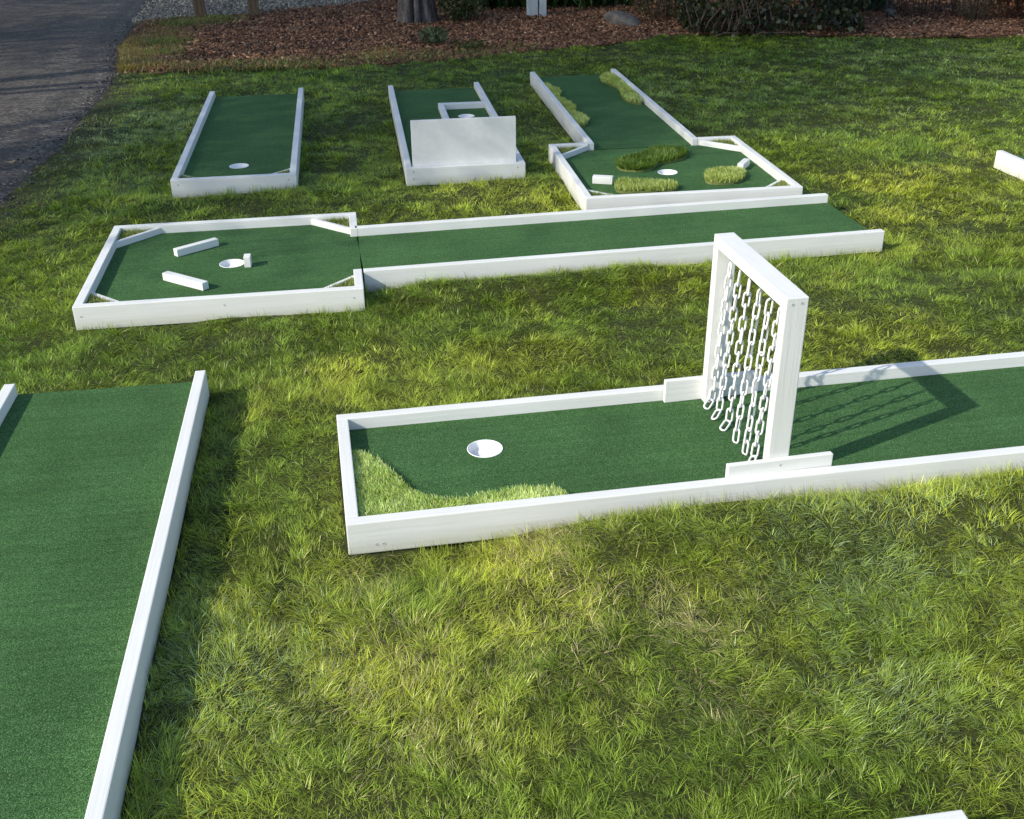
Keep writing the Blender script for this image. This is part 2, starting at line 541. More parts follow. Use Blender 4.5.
# ------------------------------------------------------------------ SETTING: ground, driveway, beds
def grid_sheet(name, x0, x1, y0, y1, st, hfun, inside, mat, smooth=True):
    xs = np.arange(x0, x1 + 1e-6, st); ys = np.arange(y0, y1 + 1e-6, st)
    X, Y = np.meshgrid(xs, ys)
    Z = hfun(X, Y)
    V = np.stack([X, Y, Z], -1).reshape(-1, 3)
    nx, ny = len(xs), len(ys)
    i, j = np.meshgrid(np.arange(nx - 1), np.arange(ny - 1))
    a = (j * nx + i).ravel()
    Q = np.stack([a, a + 1, a + nx + 1, a + nx], -1)
    mid = V[Q].mean(1)
    Q = Q[inside(mid[:, 0], mid[:, 1])]
    used = np.unique(Q)
    mp = -np.ones(len(V), int); mp[used] = np.arange(len(used))
    me = np_mesh(name, V[used], mp[Q], None, smooth)
    return tag(put(name, me, mat), kind='structure')


bm = bmesh.new()
R = 220
vs = [bm.verts.new(p) for p in ((-R, -R, -0.06), (R, -R, -0.06), (R, R, -0.06), (-R, R, -0.06))]
bm.faces.new(vs)
tag(bm_done(bm, 'ground', MAT['far_ground']), kind='structure')


def lawn_in(x, y):
    return (x > drive_edge(y) + 0.02) & (y < mulch_edge(x) + 0.06)


grid_sheet('lawn', -4.2, 9.0, -1.6, 12.0, 0.06, soil_h, lawn_in, MAT['soil'])

# driveway: a sheet with a crumbling, slightly lower edge
ys = np.arange(-30, 60, 0.09)
offs = [-5.4, -4.5, -3.0, -1.8, -0.9, -0.45, -0.28, -0.20, -0.10, 0.0, 0.06]
prof = [0.0, 0.02, 0.03, 0.025, 0.015, 0.008, 0.010, 0.004, 0.0, -0.012, -0.035]
V = []
for y_ in ys:
    e = float(drive_edge(y_)) + 0.06 * (float(vnoise(np.array([0.0]), np.array([y_]), 0.5, 21, 3)[0]) - 0.5)
    for o_, p_ in zip(offs, prof):
        V.append((e + o_, y_, p_ - 0.004))
V = np.array(V); nx = len(offs)
i, j = np.meshgrid(np.arange(nx - 1), np.arange(len(ys) - 1))
a = (j * nx + i).ravel()
wear = np.array([0, 0, 0, 0.05, 0.25, 0.85, 0.35, 1.0, 0.8, 0.7, 0.5])
wr = np.tile(wear, len(ys)) * (0.45 + 0.9 * vnoise(V[:, 0], V[:, 1], 0.6, 23, 3))
tag(put('driveway', np_mesh('driveway', V, np.stack([a, a + 1, a + nx + 1, a + nx], -1), np.repeat(wr[:, None], 3, 1), True), MAT['asphalt']), kind='structure')


def mulch_h(x, y):
    return 0.008 + 0.04 * (vnoise(x, y, 0.5, 31, 3) - 0.4)


GRAV_X = [-6.0, -4.4, -4.05, -3.49, -2.91, -1.93, -0.5, 2, 12]
GRAV_Y = [12.6, 12.75, 12.95, 13.34, 13.61, 14.29, 15.2, 17, 19]


def mulch_in(x, y):
    return (x > drive_edge(y) - 0.02) & (y > mulch_edge(x) - 0.05) & (y < np.interp(x, GRAV_X, GRAV_Y) + 0.04)


grid_sheet('mulch_bed', -5.2, 12.0, 9.6, 18.0, 0.07, mulch_h, mulch_in, MAT['mulch'])
grid_sheet('gravel_strip', -6.5, 3.0, 12.4, 20.0, 0.2, lambda x, y: 0.0 * x + 0.012, lambda x, y: (x > drive_edge(y) - 0.03) & (y > np.interp(x, GRAV_X, GRAV_Y)), MAT['gravel'])

# ------------------------------------------------------------------ LAWN GRASS (uncountable: one object)
# colour landmarks on the lawn: (x, y, radius, strength)
STRAW = [(0.21, 2.50, 0.13, 0.8), (0.34, 2.42, 0.12, 0.8), (0.46, 2.28, 0.12, 0.7), (0.53, 2.0, 0.12, 0.35), (0.08, 2.62, 0.14, 0.6), (-0.45, 2.04, 0.14, 0.35),
         (-0.29, 2.15, 0.16, 0.4), (-0.38, 2.55, 0.12, 0.35), (0.12, 2.2, 0.2, 0.35), (-0.2, 1.9, 0.15, 0.3), (0.62, 2.42, 0.1, 0.3)]
BLUE = [(0.95, 2.55, 0.28, 0.8), (0.89, 2.06, 0.22, 0.45), (1.3, 2.6, 0.35, 0.4), (-0.75, 2.1, 0.3, 0.5), (-3.0, 7.6, 0.9, 0.8), (2.2, 9.0, 1.2, 0.4), (1.1, 9.0, 0.9, 0.3),
        (-2.4, 8.3, 0.5, 0.7), (3.6, 10.2, 1.2, 0.4)]
YELL = [(-0.17, 6.03, 0.45, 0.9), (0.12, 6.0, 0.35, 0.9), (-0.49, 5.77, 0.4, 0.7), (2.29, 6.33, 0.5, 0.8), (0.5, 4.4, 0.5, 0.35), (-0.2, 4.0, 0.5, 0.18), (-0.79, 3.67, 0.4, 0.3),
        (0.0, 2.3, 0.5, 0.6), (-0.45, 2.3, 0.35, 0.5), (2.0, 5.6, 0.4, 0.6), (2.6, 7.2, 0.6, 0.4), (0.22, 3.9, 0.5, 0.3)]


def bump_sum(x, y, pts):
    r = np.zeros_like(x)
    for px, py, rad, s in pts:
        d = np.hypot(x - px, y - py) / rad
        r = np.maximum(r, s * np.exp(-d * d))
    return r


def grass_colour(x, y):
    n = len(x)
    g_mid = np.array((0.385, 0.455, 0.058)); g_dark = np.array((0.212, 0.305, 0.038)); g_yel = np.array((0.54, 0.56, 0.072))
    g_blue = np.array((0.31, 0.41, 0.18)); straw = np.array((0.60, 0.52, 0.27))
    k1 = vnoise(x, y, 0.8, 41, 3); k2 = vnoise(x, y, 0.3, 43, 3)
    a = np.clip((k1 - 0.36) * 2.6, 0, 1)[:, None]
    c = g_dark * (1 - a) + g_mid * a
    yl = np.clip(bump_sum(x, y, YELL) * (0.45 + 1.1 * k2) + (k2 - 0.55) * 1.1, 0, 0.9)
    # far and left lawn: lusher green, plus the tree shade put into the blade colour
    lush_shade = np.clip((-0.52 * x + 0.854 * y - 3.6) / 1.6, 0, 1) * np.clip(1 - 0.7 * bump_sum(x, y, YELL), 0, 1)
    yl = (yl * (1 - 0.55 * lush_shade))[:, None]
    c = c * (1 - yl) + g_yel * yl
    c = c * (1 - np.array((0.27, 0.17, 0.24)) * lush_shade[:, None])
    bl = np.clip(bump_sum(x, y, BLUE) * (0.5 + 0.9 * (k2 - 0.2)), 0, 0.8)
    u = RNG.random(n)
    m = u < bl
    c[m] = g_blue
    st = np.clip(bump_sum(x, y, STRAW), 0, 0.9) * np.clip(0.2 + 1.7 * (vnoise(x, y, 0.11, 47, 2) - 0.2), 0, 1) + 0.014 * (1 - 0.6 * lush_shade)
    m = RNG.random(n) < st
    c[m] = straw * RNG.uniform(0.55, 1.1, (m.sum(), 1))
    v = np.clip(1 + RNG.normal(0, 0.38, (n, 1)), 0.3, 2.1)
    return c * v


def flow(x, y):
    return 2.2 * PI * vnoise(x, y, 0.8, 51, 2) + 2.2 * PI * (vnoise(x, y, 0.16, 53, 2) - 0.5)


def fix_tips(x, y, az, th0, th1, length):
    """turn blades that would pass through a course frame; report the ones that still do"""
    def tip(f=1.0):
        th = (th0 + th1) * 0.5
        r = length * np.sin(th)
        return x + f * r * np.cos(az), y + f * r * np.sin(az)
    hit = in_foot(*tip(), 0.002) | in_foot(*tip(0.5), 0.002)
    flip = hit & (RNG.random(len(x)) < 0.55)
    az[flip] += PI + RNG.normal(0, 0.5, flip.sum())
    up = hit & ~flip
    th0[up] *= 0.12; th1[up] *= 0.22
    hit = in_foot(*tip(), 0.002) | in_foot(*tip(0.5), 0.002)
    th0[hit] *= 0.1; th1[hit] *= 0.1
    hit = in_foot(*tip(), 0.001)
    return ~hit


acc = Acc()
ZONES = [(0.95, 2.6, 62000, 0.0015, 4), (2.6, 3.8, 54000, 0.0016, 4), (3.8, 5.4, 38000, 0.0020, 3), (5.4, 7.4, 20000, 0.0029, 3), (7.4, 9.6, 13000, 0.0037, 2), (9.6, 11.9, 9500, 0.0045, 2)]
for (ya, yb, dens, wid, segs) in ZONES:
    hw = 0.50 * yb + 2.3
    n = int(dens * 2 * hw * (yb - ya))
    x = RNG.uniform(-hw, hw, n); y = RNG.uniform(ya, yb, n)
    # most blades stand in tufts
    cs = 0.030 + 0.0022 * (ya + yb)
    gx = np.floor(x / cs); gy = np.floor(y / cs)
    tx = (gx + _hash(gx, gy, 301)) * cs; ty = (gy + _hash(gx, gy, 302)) * cs
    tuft = RNG.random(n) < 0.72
    ox = RNG.normal(0, cs * 0.23, n); oy = RNG.normal(0, cs * 0.23, n)
    x = np.where(tuft, tx + ox, x); y = np.where(tuft, ty + oy, y)
    taz = np.arctan2(oy, ox); tk = _hash(gx, gy, 303)
    jit = 0.07 * (vnoise(x, y, 0.25, 61, 2) - 0.5) * 2
    keep = (x > drive_edge(y) + 0.045 + 1.6 * jit) & (y < mulch_edge(x) + jit * 1.6 + 0.02) & ~in_foot(x, y) & (RNG.random(n) < np.where(np.abs(x) < 0.50 * y + 0.55, 1.0, 0.36))
    dn = vnoise(x, y, 0.16, 63, 2)
    keep &= RNG.random(n) < np.clip(0.60 + 1.1 * (dn - 0.25), 0.42, 1)
    # thin and dry beside the asphalt
    edge = np.clip((x - drive_edge(y)) / 0.35, 0, 1)
    keep &= RNG.random(n) < 0.6 + 0.4 * edge
    x, y, edge, tuft, taz, tk = x[keep], y[keep], edge[keep], tuft[keep], taz[keep], tk[keep]
    n = len(x)
    tall = vnoise(x, y, 0.28, 65, 3)
    length = (0.022 + 0.035 * tall) * RNG.uniform(0.6, 1.3, n) * (0.8 + 0.4 * tk)
    fa = flow(x, y)
    mx_ = np.where(tuft, 0.55, 0.0)
    az = np.arctan2((1 - mx_) * np.sin(fa) + mx_ * np.sin(taz), (1 - mx_) * np.cos(fa) + mx_ * np.cos(taz)) + RNG.normal(0, 0.6, n)
    lay = 0.55 * vnoise(x, y, 0.34, 67, 2) + 0.45 * vnoise(x, y, 0.09, 68, 2)
    th0 = np.radians(12 + 50 * lay) + RNG.normal(0, 0.18, n)
    th1 = th0 + np.radians(44 + 22 * lay) + RNG.normal(0, 0.22, n)
    th0 = np.clip(th0, 0, 1.25); th1 = np.clip(th1, 0.1, 1.75)
    z = soil_h(x, y) - 0.006
    ok = fix_tips(x, y, az, th0, th1, length)
    x, y, z, length, az, th0, th1, edge, tk = [q[ok] for q in (x, y, z, length, az, th0, th1, edge, tk)]
    col = grass_colour(x, y) * (0.62 + 0.76 * tk)[:, None]
    dry = (RNG.random(len(x)) > 0.35 + 0.65 * edge)
    col[dry] = np.array((0.17, 0.13, 0.05)) * RNG.uniform(0.6, 1.2, (dry.sum(), 1))
    length = length * (0.75 + 0.25 * edge)
    w = wid * RNG.uniform(0.6, 1.25, len(x)) * np.where(np.abs(x) < 0.50 * y + 0.55, 1.0, 1.7)
    Vb, Qb, Cb, _ = blade_arrays(x, y, z, length, w, az, th0, th1, col, segs)
    acc.add(Vb, Qb, Cb)
me = acc.mesh('lawn_grass')
tag(put('lawn_grass', me, MAT['grass']), kind='stuff')

# ------------------------------------------------------------------ COURSES
def turf_slab(parent, outline, hole=None, hr=0.0578, ztop=TZ, thick=0.03):
    """carpet on its board, cut out round the hole"""
    bm = bmesh.new()
    top = [bm.verts.new((x, y, ztop)) for x, y in outline]
    edges = [bm.edges.new((top[i], top[(i + 1) % len(top)])) for i in range(len(top))]
    if hole:
        ring = [bm.verts.new((hole[0] + hr * math.cos(2 * PI * k / 48), hole[1] + hr * math.sin(2 * PI * k / 48), ztop)) for k in range(48)]
        edges += [bm.edges.new((ring[k], ring[(k + 1) % 48])) for k in range(48)]
        low = [bm.verts.new((v.co.x, v.co.y, ztop - 0.012)) for v in ring]
    bmesh.ops.triangle_fill(bm, use_beauty=True, use_dissolve=False, edges=edges)
    if hole:
        for f in [f for f in bm.faces if all((v.co.xy - Vector(hole)).length < hr + 1e-4 for v in f.verts)]:
            bm.faces.remove(f)
        for k in range(48):
            bm.faces.new((ring[k], ring[(k + 1) % 48], low[(k + 1) % 48], low[k]))
    b = [bm.verts.new((x, y, ztop - thick)) for x, y in outline]
    for i in range(len(top)):
        j = (i + 1) % len(top)
        bm.faces.new((top[i], b[i], b[j], top[j]))
    bmesh.ops.recalc_face_normals(bm, faces=list(bm.faces))
    for f in bm.faces:
        if abs(f.normal.z) > 0.5 and f.normal.z < 0: f.normal_flip()
    return bm_done(bm, 'carpet', MAT['turf'], parent)


def hole_cup(parent, hole, r=0.0575, depth=0.024, ztop=TZ):
    bm = bmesh.new()
    prof = [(r - 0.0002, -0.004), (r + 0.001, -0.001), (r + 0.0015, 0.0014), (r - 0.0002, 0.0020), (r - 0.002, 0.0012), (r - 0.003, -0.004), (r - 0.008, -depth + 0.006), (r - 0.014, -depth), (0.006, -depth)]
    n = 48
    rings = [[bm.verts.new((hole[0] + q * math.cos(2 * PI * k / n), hole[1] + q * math.sin(2 * PI * k / n), ztop + z)) for k in range(n)] for q, z in prof]
    for i in range(len(rings) - 1):
        for k in range(n):
            bm.faces.new((rings[i][k], rings[i][(k + 1) % n], rings[i + 1][(k + 1) % n], rings[i + 1][k]))
    bm.faces.new(rings[-1])
    bmesh.ops.recalc_face_normals(bm, faces=list(bm.faces))
    o = bm_done(bm, 'hole_cup', MAT['cup'], parent, True)
    return o


def screws(parent, pts, mat='steel'):
    for (x, y, z) in pts:
        bm = bmesh.new()
        n = 10
        c = bm.verts.new((0, 0, -0.0004))
        r1 = [bm.verts.new((0.0042 * math.cos(2 * PI * k / n), 0.0042 * math.sin(2 * PI * k / n), 0.0008)) for k in range(n)]
        r2 = [bm.verts.new((0.0046 * math.cos(2 * PI * k / n), 0.0046 * math.sin(2 * PI * k / n), -0.002)) for k in range(n)]
        for k in range(n):
            bm.faces.new((c, r1[k], r1[(k + 1) % n]))
            bm.faces.new((r1[k], r2[k], r2[(k + 1) % n], r1[(k + 1) % n]))
        bm.transform(Matrix.Translation((x, y, z)) @ Matrix.Rotation(PI / 2, 4, 'X'))
        bm_done(bm, 'screw', MAT[mat], parent)


def corner_block(parent, cx, cy, sx, sy, c=0.19, th=0.022, low=0.014):
    """a diagonal board in the inside corner at (cx, cy); sx, sy point into the box"""
    p = Vector((cx + sx * c, cy)); q = Vector((cx, cy + sy * c))
    d = (q - p); ln = d.length; d.normalize()
    nrm = Vector((d.y, -d.x))
    if nrm.dot(Vector((sx, sy))) < 0: nrm = -nrm
    # trim: inner face short, outer face long, mitred against the rails
    z0, z1 = TZ - 0.01, RT - low
    e = th
    pts = [p, q, q + Vector((0, sy * e * 1.414)) if True else q, p + Vector((sx * e * 1.414, 0))]
    bm = bmesh.new()
    lo = [bm.verts.new((v.x, v.y, z0)) for v in pts]; hi = [bm.verts.new((v.x, v.y, z1)) for v in pts]
    for k in range(4):
        bm.faces.new((lo[k], lo[(k + 1) % 4], hi[(k + 1) % 4], hi[k]))
    bm.faces.new(hi); bm.faces.new(list(reversed(lo)))
    bmesh.ops.recalc_face_normals(bm, faces=list(bm.faces))
    bmesh.ops.bevel(bm, geom=[e_ for e_ in bm.edges if abs(e_.verts[0].co.z - z1) < 1e-5 and abs(e_.verts[1].co.z - z1) < 1e-5], offset=0.002, segments=2, affect='EDGES')
    uvl = bm.loops.layers.uv.new('grain')
    for f in bm.faces:
        for lp in f.loops:
            co = lp.vert.co
            lp[uvl].uv = (co.x * d.x + co.y * d.y, co.z + co.x * 0.3)
    blk = bm_done(bm, 'corner_block', MAT['paint'], parent)
    # scrap of long artificial grass stuffed behind the block
    n = int(9000 * c * c / 2 + 60)
    a = RNG.random(n); b = RNG.random(n); fl = a + b > 1; a[fl] = 1 - a[fl]; b[fl] = 1 - b[fl]
    x = cx + sx * a * c * 0.93; y = cy + sy * b * c * 0.93
    x = np.concatenate([x] * 4) + RNG.normal(0, 0.002, 4 * n); y = np.concatenate([y] * 4) + RNG.normal(0, 0.002, 4 * n)
    ins = ((x - cx) * sx > 0.002) & ((y - cy) * sy > 0.002) & ((x - cx) * sx + (y - cy) * sy < c * 0.97)
    x, y = x[ins], y[ins]; n = len(x)
    z = np.full(n, RT - 0.040)
    col = colmix(n, [(0.22, 0.28, 0.075), (0.15, 0.21, 0.05), (0.31, 0.33, 0.12)], [0.5, 0.3, 0.2], 0.25)
    Vb, Qb, Cb, _ = blade_arrays(x, y, z, RNG.uniform(0.026, 0.042, n), np.full(n, 0.0042), RNG.uniform(0, 2 * PI, n), RNG.uniform(0, 0.35, n), RNG.uniform(0.4, 1.5, n), col, 2)
    put('corner_grass', np_mesh('corner_grass', Vb, Qb, Cb), MAT['fakegrass'], parent)
    return blk


# ---- front lane
t = course('putting_lane', A, 'long white framed front lane with one hole and light grass edge, under the gate')
board('side_rail', t, 0, A[3], 0, T); board('side_rail', t, 0, A[3], A[4] - T, A[4])
board('end_board', t, 0, T, T + 0.0008, A[4] - T - 0.0008); board('end_board', t, A[3] - T, A[3], T + 0.0008, A[4] - T - 0.0008)
screws(t, [(0.083, -.0002, 0.042), (0.104, -.0002, 0.042), (0.93, -.0002, 0.066), (0.955, -.0002, 0.066)], 'dimple')
hA = (0.469, 0.429)
turf_slab(t, [(T + .001, T + .001), (A[3] - T - .001, T + .001), (A[3] - T - .001, A[4] - T - .001), (T + .001, A[4] - T - .001)], hA)
hole_cup(t, hA)

# ---- head box in the middle left and its long lane
t = course('putting_box', B, 'white framed green box at left with three white bars around its hole')
nl = 0.248; fl = 0.832
board('front_board', t, 0, B[3], 0, T)
board('back_board', t, 0, B[3], B[4] - T, B[4])
board('left_board', t, 0, T, T + .0008, B[4] - T - .0008)
board('stub_board', t, B[3] - T, B[3], T + .0008, nl); board('stub_board', t, B[3] - T, B[3], fl, B[4] - T - .0008)
hB = (0.615, 0.544)
cB = 0.165
turf_slab(t, [(T + cB, T + .001), (B[3] - T - cB, T + .001), (B[3] - T - .001, T + cB), (B[3] - T - .001, nl), (B[3] - .001, nl), (B[3] - .001, fl), (B[3] - T - .001, fl),
              (B[3] - T - .001, B[4] - T - cB), (B[3] - T - cB, B[4] - T - .001), (T + cB, B[4] - T - .001), (T + .001, B[4] - T - cB), (T + .001, T + cB)], hB)
hole_cup(t, hB)
for cx, cy, sx, sy in ((T, T, 1, 1), (B[3] - T, T, -1, 1), (B[3] - T, B[4] - T, -1, -1), (T, B[4] - T, 1, -1)):
    corner_block(t, cx, cy, sx, sy, cB, 0.022, 0.022 if sy > 0 else 0.013)
screws(t, [(0.03, -.0002, 0.075), (0.62, -.0002, 0.085), (1.17, -.0002, 0.078)], 'dimple')

t = course('fairway_lane', L, 'long bare white railed lane running right from the box with white bars')
board('side_rail', t, 0.004, L[3], 0, T); board('side_rail', t, 0.004, L[3], L[4] - T, L[4])
turf_slab(t, [(0.010, T + .001), (L[3] - .004, T + .001), (L[3] - .004, L[4] - T - .001), (0.010, L[4] - T - .001)])

# ---- far-left lane
t = course('putting_lane', C, 'plain short green lane nearest the driveway with one hole and low frame')
board('side_rail', t, 0, T, T + .0008, C[4]); board('side_rail', t, C[3] - T, C[3], T + .0008, C[4])
board('front_board', t, 0, C[3], 0, T)
hC = (0.354, 0.406); cC = 0.15
turf_slab(t, [(T + cC, T + .001), (C[3] - T - cC, T + .001), (C[3] - T - .001, T + cC), (C[3] - T - .001, C[4] - .004), (T + .001, C[4] - .004), (T + .001, T + cC)], hC)
hole_cup(t, hC)
corner_block(t, T, T, 1, 1, cC, 0.022, 0.026); corner_block(t, C[3] - T, T, -1, 1, cC, 0.022, 0.02)
screws(t, [(0.04, -.0002, 0.09), (0.665, -.0002, 0.09)])

# ---- lane with the tall board
t = course('putting_lane', D, 'short green lane with a tall white board across its near end and a walled hole')
board('side_rail', t, 0, T, T + .0008, D[4]); board('side_rail', t, D[3] - T, D[3], T + .0008, D[4])
board('front_board', t, 0, D[3], 0, T)
board('tall_board', t, T + .006, D[3] - T - .012, T + .002, T + .021, TZ, RT + 0.267, 0.002, None, MAT['panel'])
board('inner_wall', t, 0.333, D[3] - T - .0008, 1.70, 1.738, TZ - .01, RT - 0.0005)
board('inner_wall', t, 0.333, 0.371, T + .022, 1.6992, TZ - .01, RT - 0.0005)
hD = (0.512, 1.469)
turf_slab(t, [(T + .001, T + .001), (D[3] - T - .001, T + .001), (D[3] - T - .001, D[4] - .004), (T + .001, D[4] - .004)], hD)
hole_cup(t, hD)
screws(t, [(0.045, -.0002, 0.098), (0.045, -.0002, 0.055), (0.665, -.0002, 0.095)])

# ---- far right head box and its lane
t = course('putting_box', E, 'white framed green box at back right with grass patches and small blocks')
ml, mr = 0.250, 0.964
board('front_board', t, 0, E[3], 0, T)
board('left_board', t, 0, T, T + .0008, E[4]); board('right_board', t, E[3] - T, E[3], T + .0008, E[4])
board('stub_board', t, T + .0008, ml - .002, E[4] - T, E[4]); board('stub_board', t, mr + .002, E[3] - T - .0008, E[4] - T, E[4])
hE = (0.606, 0.563); cE = 0.175
turf_slab(t, [(T + cE, T + .001), (E[3] - T - cE, T + .001), (E[3] - T - .001, T + cE), (E[3] - T - .001, E[4] - T - cE), (E[3] - T - cE, E[4] - T - .001),
              (T + cE, E[4] - T - .001), (T + .001, E[4] - T - cE), (T + .001, T + cE)], hE)
hole_cup(t, hE)
for cx, cy, sx, sy in ((T, T, 1, 1), (E[3] - T, T, -1, 1), (E[3] - T, E[4] - T, -1, -1), (T, E[4] - T, 1, -1)):
    corner_block(t, cx, cy, sx, sy, cE, 0.022, 0.02 if sy > 0 else 0.012)

t = course('fairway_lane', M, 'green lane behind the back right box, long grass strip along each rail')
board('side_rail', t, 0, T, 0, M[4]); board('side_rail', t, M[3] - T, M[3], 0, M[4])
turf_slab(t, [(T + .001, 0.012), (M[3] - T - .001, 0.012), (M[3] - T - .001, M[4] - .004), (T + .001, M[4] - .004)])

# ---- big near lane at lower left
t = course('fairway_lane', F, 'wide bare green lane cut off by the lower left corner of the photo')
board('side_rail', t, 0, T, 0, F[4]); board('side_rail', t, F[3] - T, F[3], 0, F[4])
turf_slab(t, [(T + .001, 0.004), (F[3] - T - .001, 0.004), (F[3] - T - .001, F[4] - .004), (T + .001, F[4] - .004)])

# ---- the pieces cut by the frame
t = course('fairway_lane', G, 'white railed lane showing only one rail end at the right photo edge')
board('side_rail', t, 0, T, 0, G[4]); board('side_rail', t, G[3] - T, G[3], 0, G[4])
turf_slab(t, [(T + .001, 0.004), (G[3] - T - .001, 0.004), (G[3] - T - .001, G[4] - .004), (T + .001, G[4] - .004)])
t = course('putting_lane', H, 'white framed lane showing only one corner at the bottom photo edge')
board('side_rail', t, 0, T, 0, H[4] - T - .0008); board('side_rail', t, H[3] - T, H[3], 0, H[4] - T - .0008)
board('end_board', t, 0, H[3], H[4] - T, H[4])
turf_slab(t, [(T + .001, 0.004), (H[3] - T - .001, 0.004), (H[3] - T - .001, H[4] - T - .002), (T + .001, H[4] - T - .002)])

# ------------------------------------------------------------------ CHAIN GATE
gx, gy = l2w(A, 1.314, A[4] / 2)
gate = thing('chain_gate', 'white wooden gate frame with six hanging white chains standing across the front lane', 'gate', (gx, gy, 0), A[2] + 0.025)
gate.rotation_euler[0] = 0.012
# local axes: X along the lane, Y across it (0 in the middle)
PW = 0.068; PT = 0.038
yn, yf = 0.0588 - A[4] / 2, 0.6262 - A[4] / 2      # outer faces of the posts
ztop = RT + 0.5685
gp = board('post', gate, -PW / 2, PW / 2, yn, yn + PT, TZ + .001, ztop, 0.003)
board('post', gate, -PW / 2, PW / 2, yf - PT, yf, TZ + .001, ztop, 0.003)
screws(gp, [(-.014, yn - .0002, ztop - .020), (.014, yn - .0002, ztop - .018)], 'dimple')
board('crossbar', gate, -PW / 2, PW / 2, yn + PT + .0006, yf - PT - .0006, ztop - PT, ztop - .0004, 0.002)
bp1 = board('base_plank', gate, -0.170, 0.172, yn - 0.0195, yn - .0005, TZ + .004, RT + 0.044, 0.0025)
bp2 = board('base_plank', gate, -0.168, 0.176, yf + .0005, yf + 0.0195, TZ - .002, RT + 0.040, 0.0025)
screws(bp1, [(0.0, yn - 0.0197, RT + 0.026)], 'dimple')


def link_mesh():
    """one oval plastic chain link, long axis Z"""
    Lc, Wc, r = 0.0262, 0.0099, 0.0036
    pts = []
    n = 8
    for k in range(n + 1):
        a = PI * k / n
        pts.append((Wc * math.cos(a), 0, Lc - Wc + Wc * math.sin(a)))
    for k in range(n + 1):
        a = PI + PI * k / n
        pts.append((Wc * math.cos(a), 0, -(Lc - Wc) + Wc * math.sin(a)))
    return pts, r


def add_link(bm, mid, d, roll):
    pts, r = link_mesh()
    d = Vector(d).normalized()
    yv = Vector((-0.44, -0.90, 0.0)); yv = (yv - d * yv.dot(d)).normalized(); xv = yv.cross(d)
    q = Matrix((xv, yv, d)).transposed().to_4x4()
    xf = Matrix.Translation(mid) @ q @ Matrix.Rotation(roll, 4, 'Z')
    P = [xf @ Vector(p) for p in pts]
    N_ = len(P); m = 8
    nrm = (xf.to_3x3() @ Vector((0, 1, 0))).normalized()
    rings = []
    for i, p in enumerate(P):
        tan = (P[(i + 1) % N_] - P[i - 1]).normalized()
        side = nrm.cross(tan).normalized()
        rings.append([bm.verts.new(p + (nrm * math.cos(2 * PI * k / m) + side * math.sin(2 * PI * k / m)) * r) for k in range(m)])
    for i in range(N_):
        a, b = rings[i], rings[(i + 1) % N_]
        for k in range(m):
            bm.faces.new((a[k], a[(k + 1) % m], b[(k + 1) % m], b[k]))


# hook y across the lane (lane coordinates), kink and end points in lane coordinates on the carpet
CH = [(0.556, (1.307, 0.588), (1.262, 0.540), -0.35), (0.477, (1.304, 0.511), (1.250, 0.447), 0.30), (0.402, (1.307, 0.430), (1.258, 0.381), -0.15),
      (0.318, None, (1.284, 0.310), 0.55), (0.241, None, (1.283, 0.230), 0.9), (0.169, (1.300, 0.194), (1.278, 0.166), 0.2)]
zc = TZ + 0.006
for hy, kink, end, roll0 in CH:
    bm = bmesh.new()
    H0 = Vector((0.004, hy - A[4] / 2 + 0.004, ztop - PT - 0.046))
    e = Vector((end[0] - 1.314, end[1] - A[4] / 2, zc))
    path = [H0]
    if kink:
        path.append(Vector((kink[0] - 1.314, kink[1] - A[4] / 2, zc + 0.008)))
        d = (e - path[-1]); d.z = 0
        path.append(path[-1] + d)
    else:
        path.append(Vector((e.x, e.y, zc - 0.006 + 0.004)))
    pitch = 0.0436
    seg = (path[1] - path[0]).length
    nlk = round((seg + (0.0 if kink else -0.004)) / pitch)
    pit = seg / nlk
    dirv = (path[1] - path[0]).normalized()
    sag = Vector((0.0, 0.0, 0.0))
    for i_ in range(nlk):
        mid = path[0] + dirv * (pit * (i_ + 0.5))
        jx = Vector((random.gauss(0, .0006), random.gauss(0, .0006), 0))
        add_link(bm, mid + jx, dirv + Vector((random.gauss(0, .018), random.gauss(0, .018), 0)), roll0 + (nlk - 1 - i_) * PI / 2 + random.gauss(0, .14))
    if kink:
        d = (path[2] - path[1]).normalized()
        add_link(bm, path[1] + d * 0.030 + Vector((0, 0, -0.004)), d + Vector((0, 0, -0.22)), roll0 + 0.9)
    ch = bm_done(bm, 'chain', MAT['plastic'], gate, True)
    bm = bmesh.new()
    tube(bm, [(H0.x, H0.y, ztop - PT + 0.004), (H0.x, H0.y, ztop - PT - 0.031)], 0.0023, 8)
    ring = [(H0.x, H0.y + 0.0062 * math.sin(2 * PI * k / 12), ztop - PT - 0.0370 + 0.0062 * math.cos(2 * PI * k / 12)) for k in range(12)]
    tube(bm, ring + [ring[0]], 0.0017, 6, False)
    bm_done(bm, 'eye_hook', MAT['steel'], ch, True)

# ------------------------------------------------------------------ LOOSE BLOCKS
def loose_bar(name, label, c, p, q, w=0.036, h=0.038, group=None):
    """bar lying on the carpet of course c from p to q (world coordinates of its axis)"""
    p, q = Vector(p), Vector(q)
    m = (p + q) / 2; d = q - p
    bm = bmesh.new(); bm.loops.layers.uv.new('grain')
    add_box(bm, -d.length / 2, d.length / 2, -w / 2, w / 2, 0, h, 0.003)
    o = bm_done(bm, name, MAT['paint'])
    o.location = (m.x, m.y, TZ + .0012)
    o.rotation_euler = (0, 0, math.atan2(d.y, d.x))
    return tag(o, label, 'block', group)


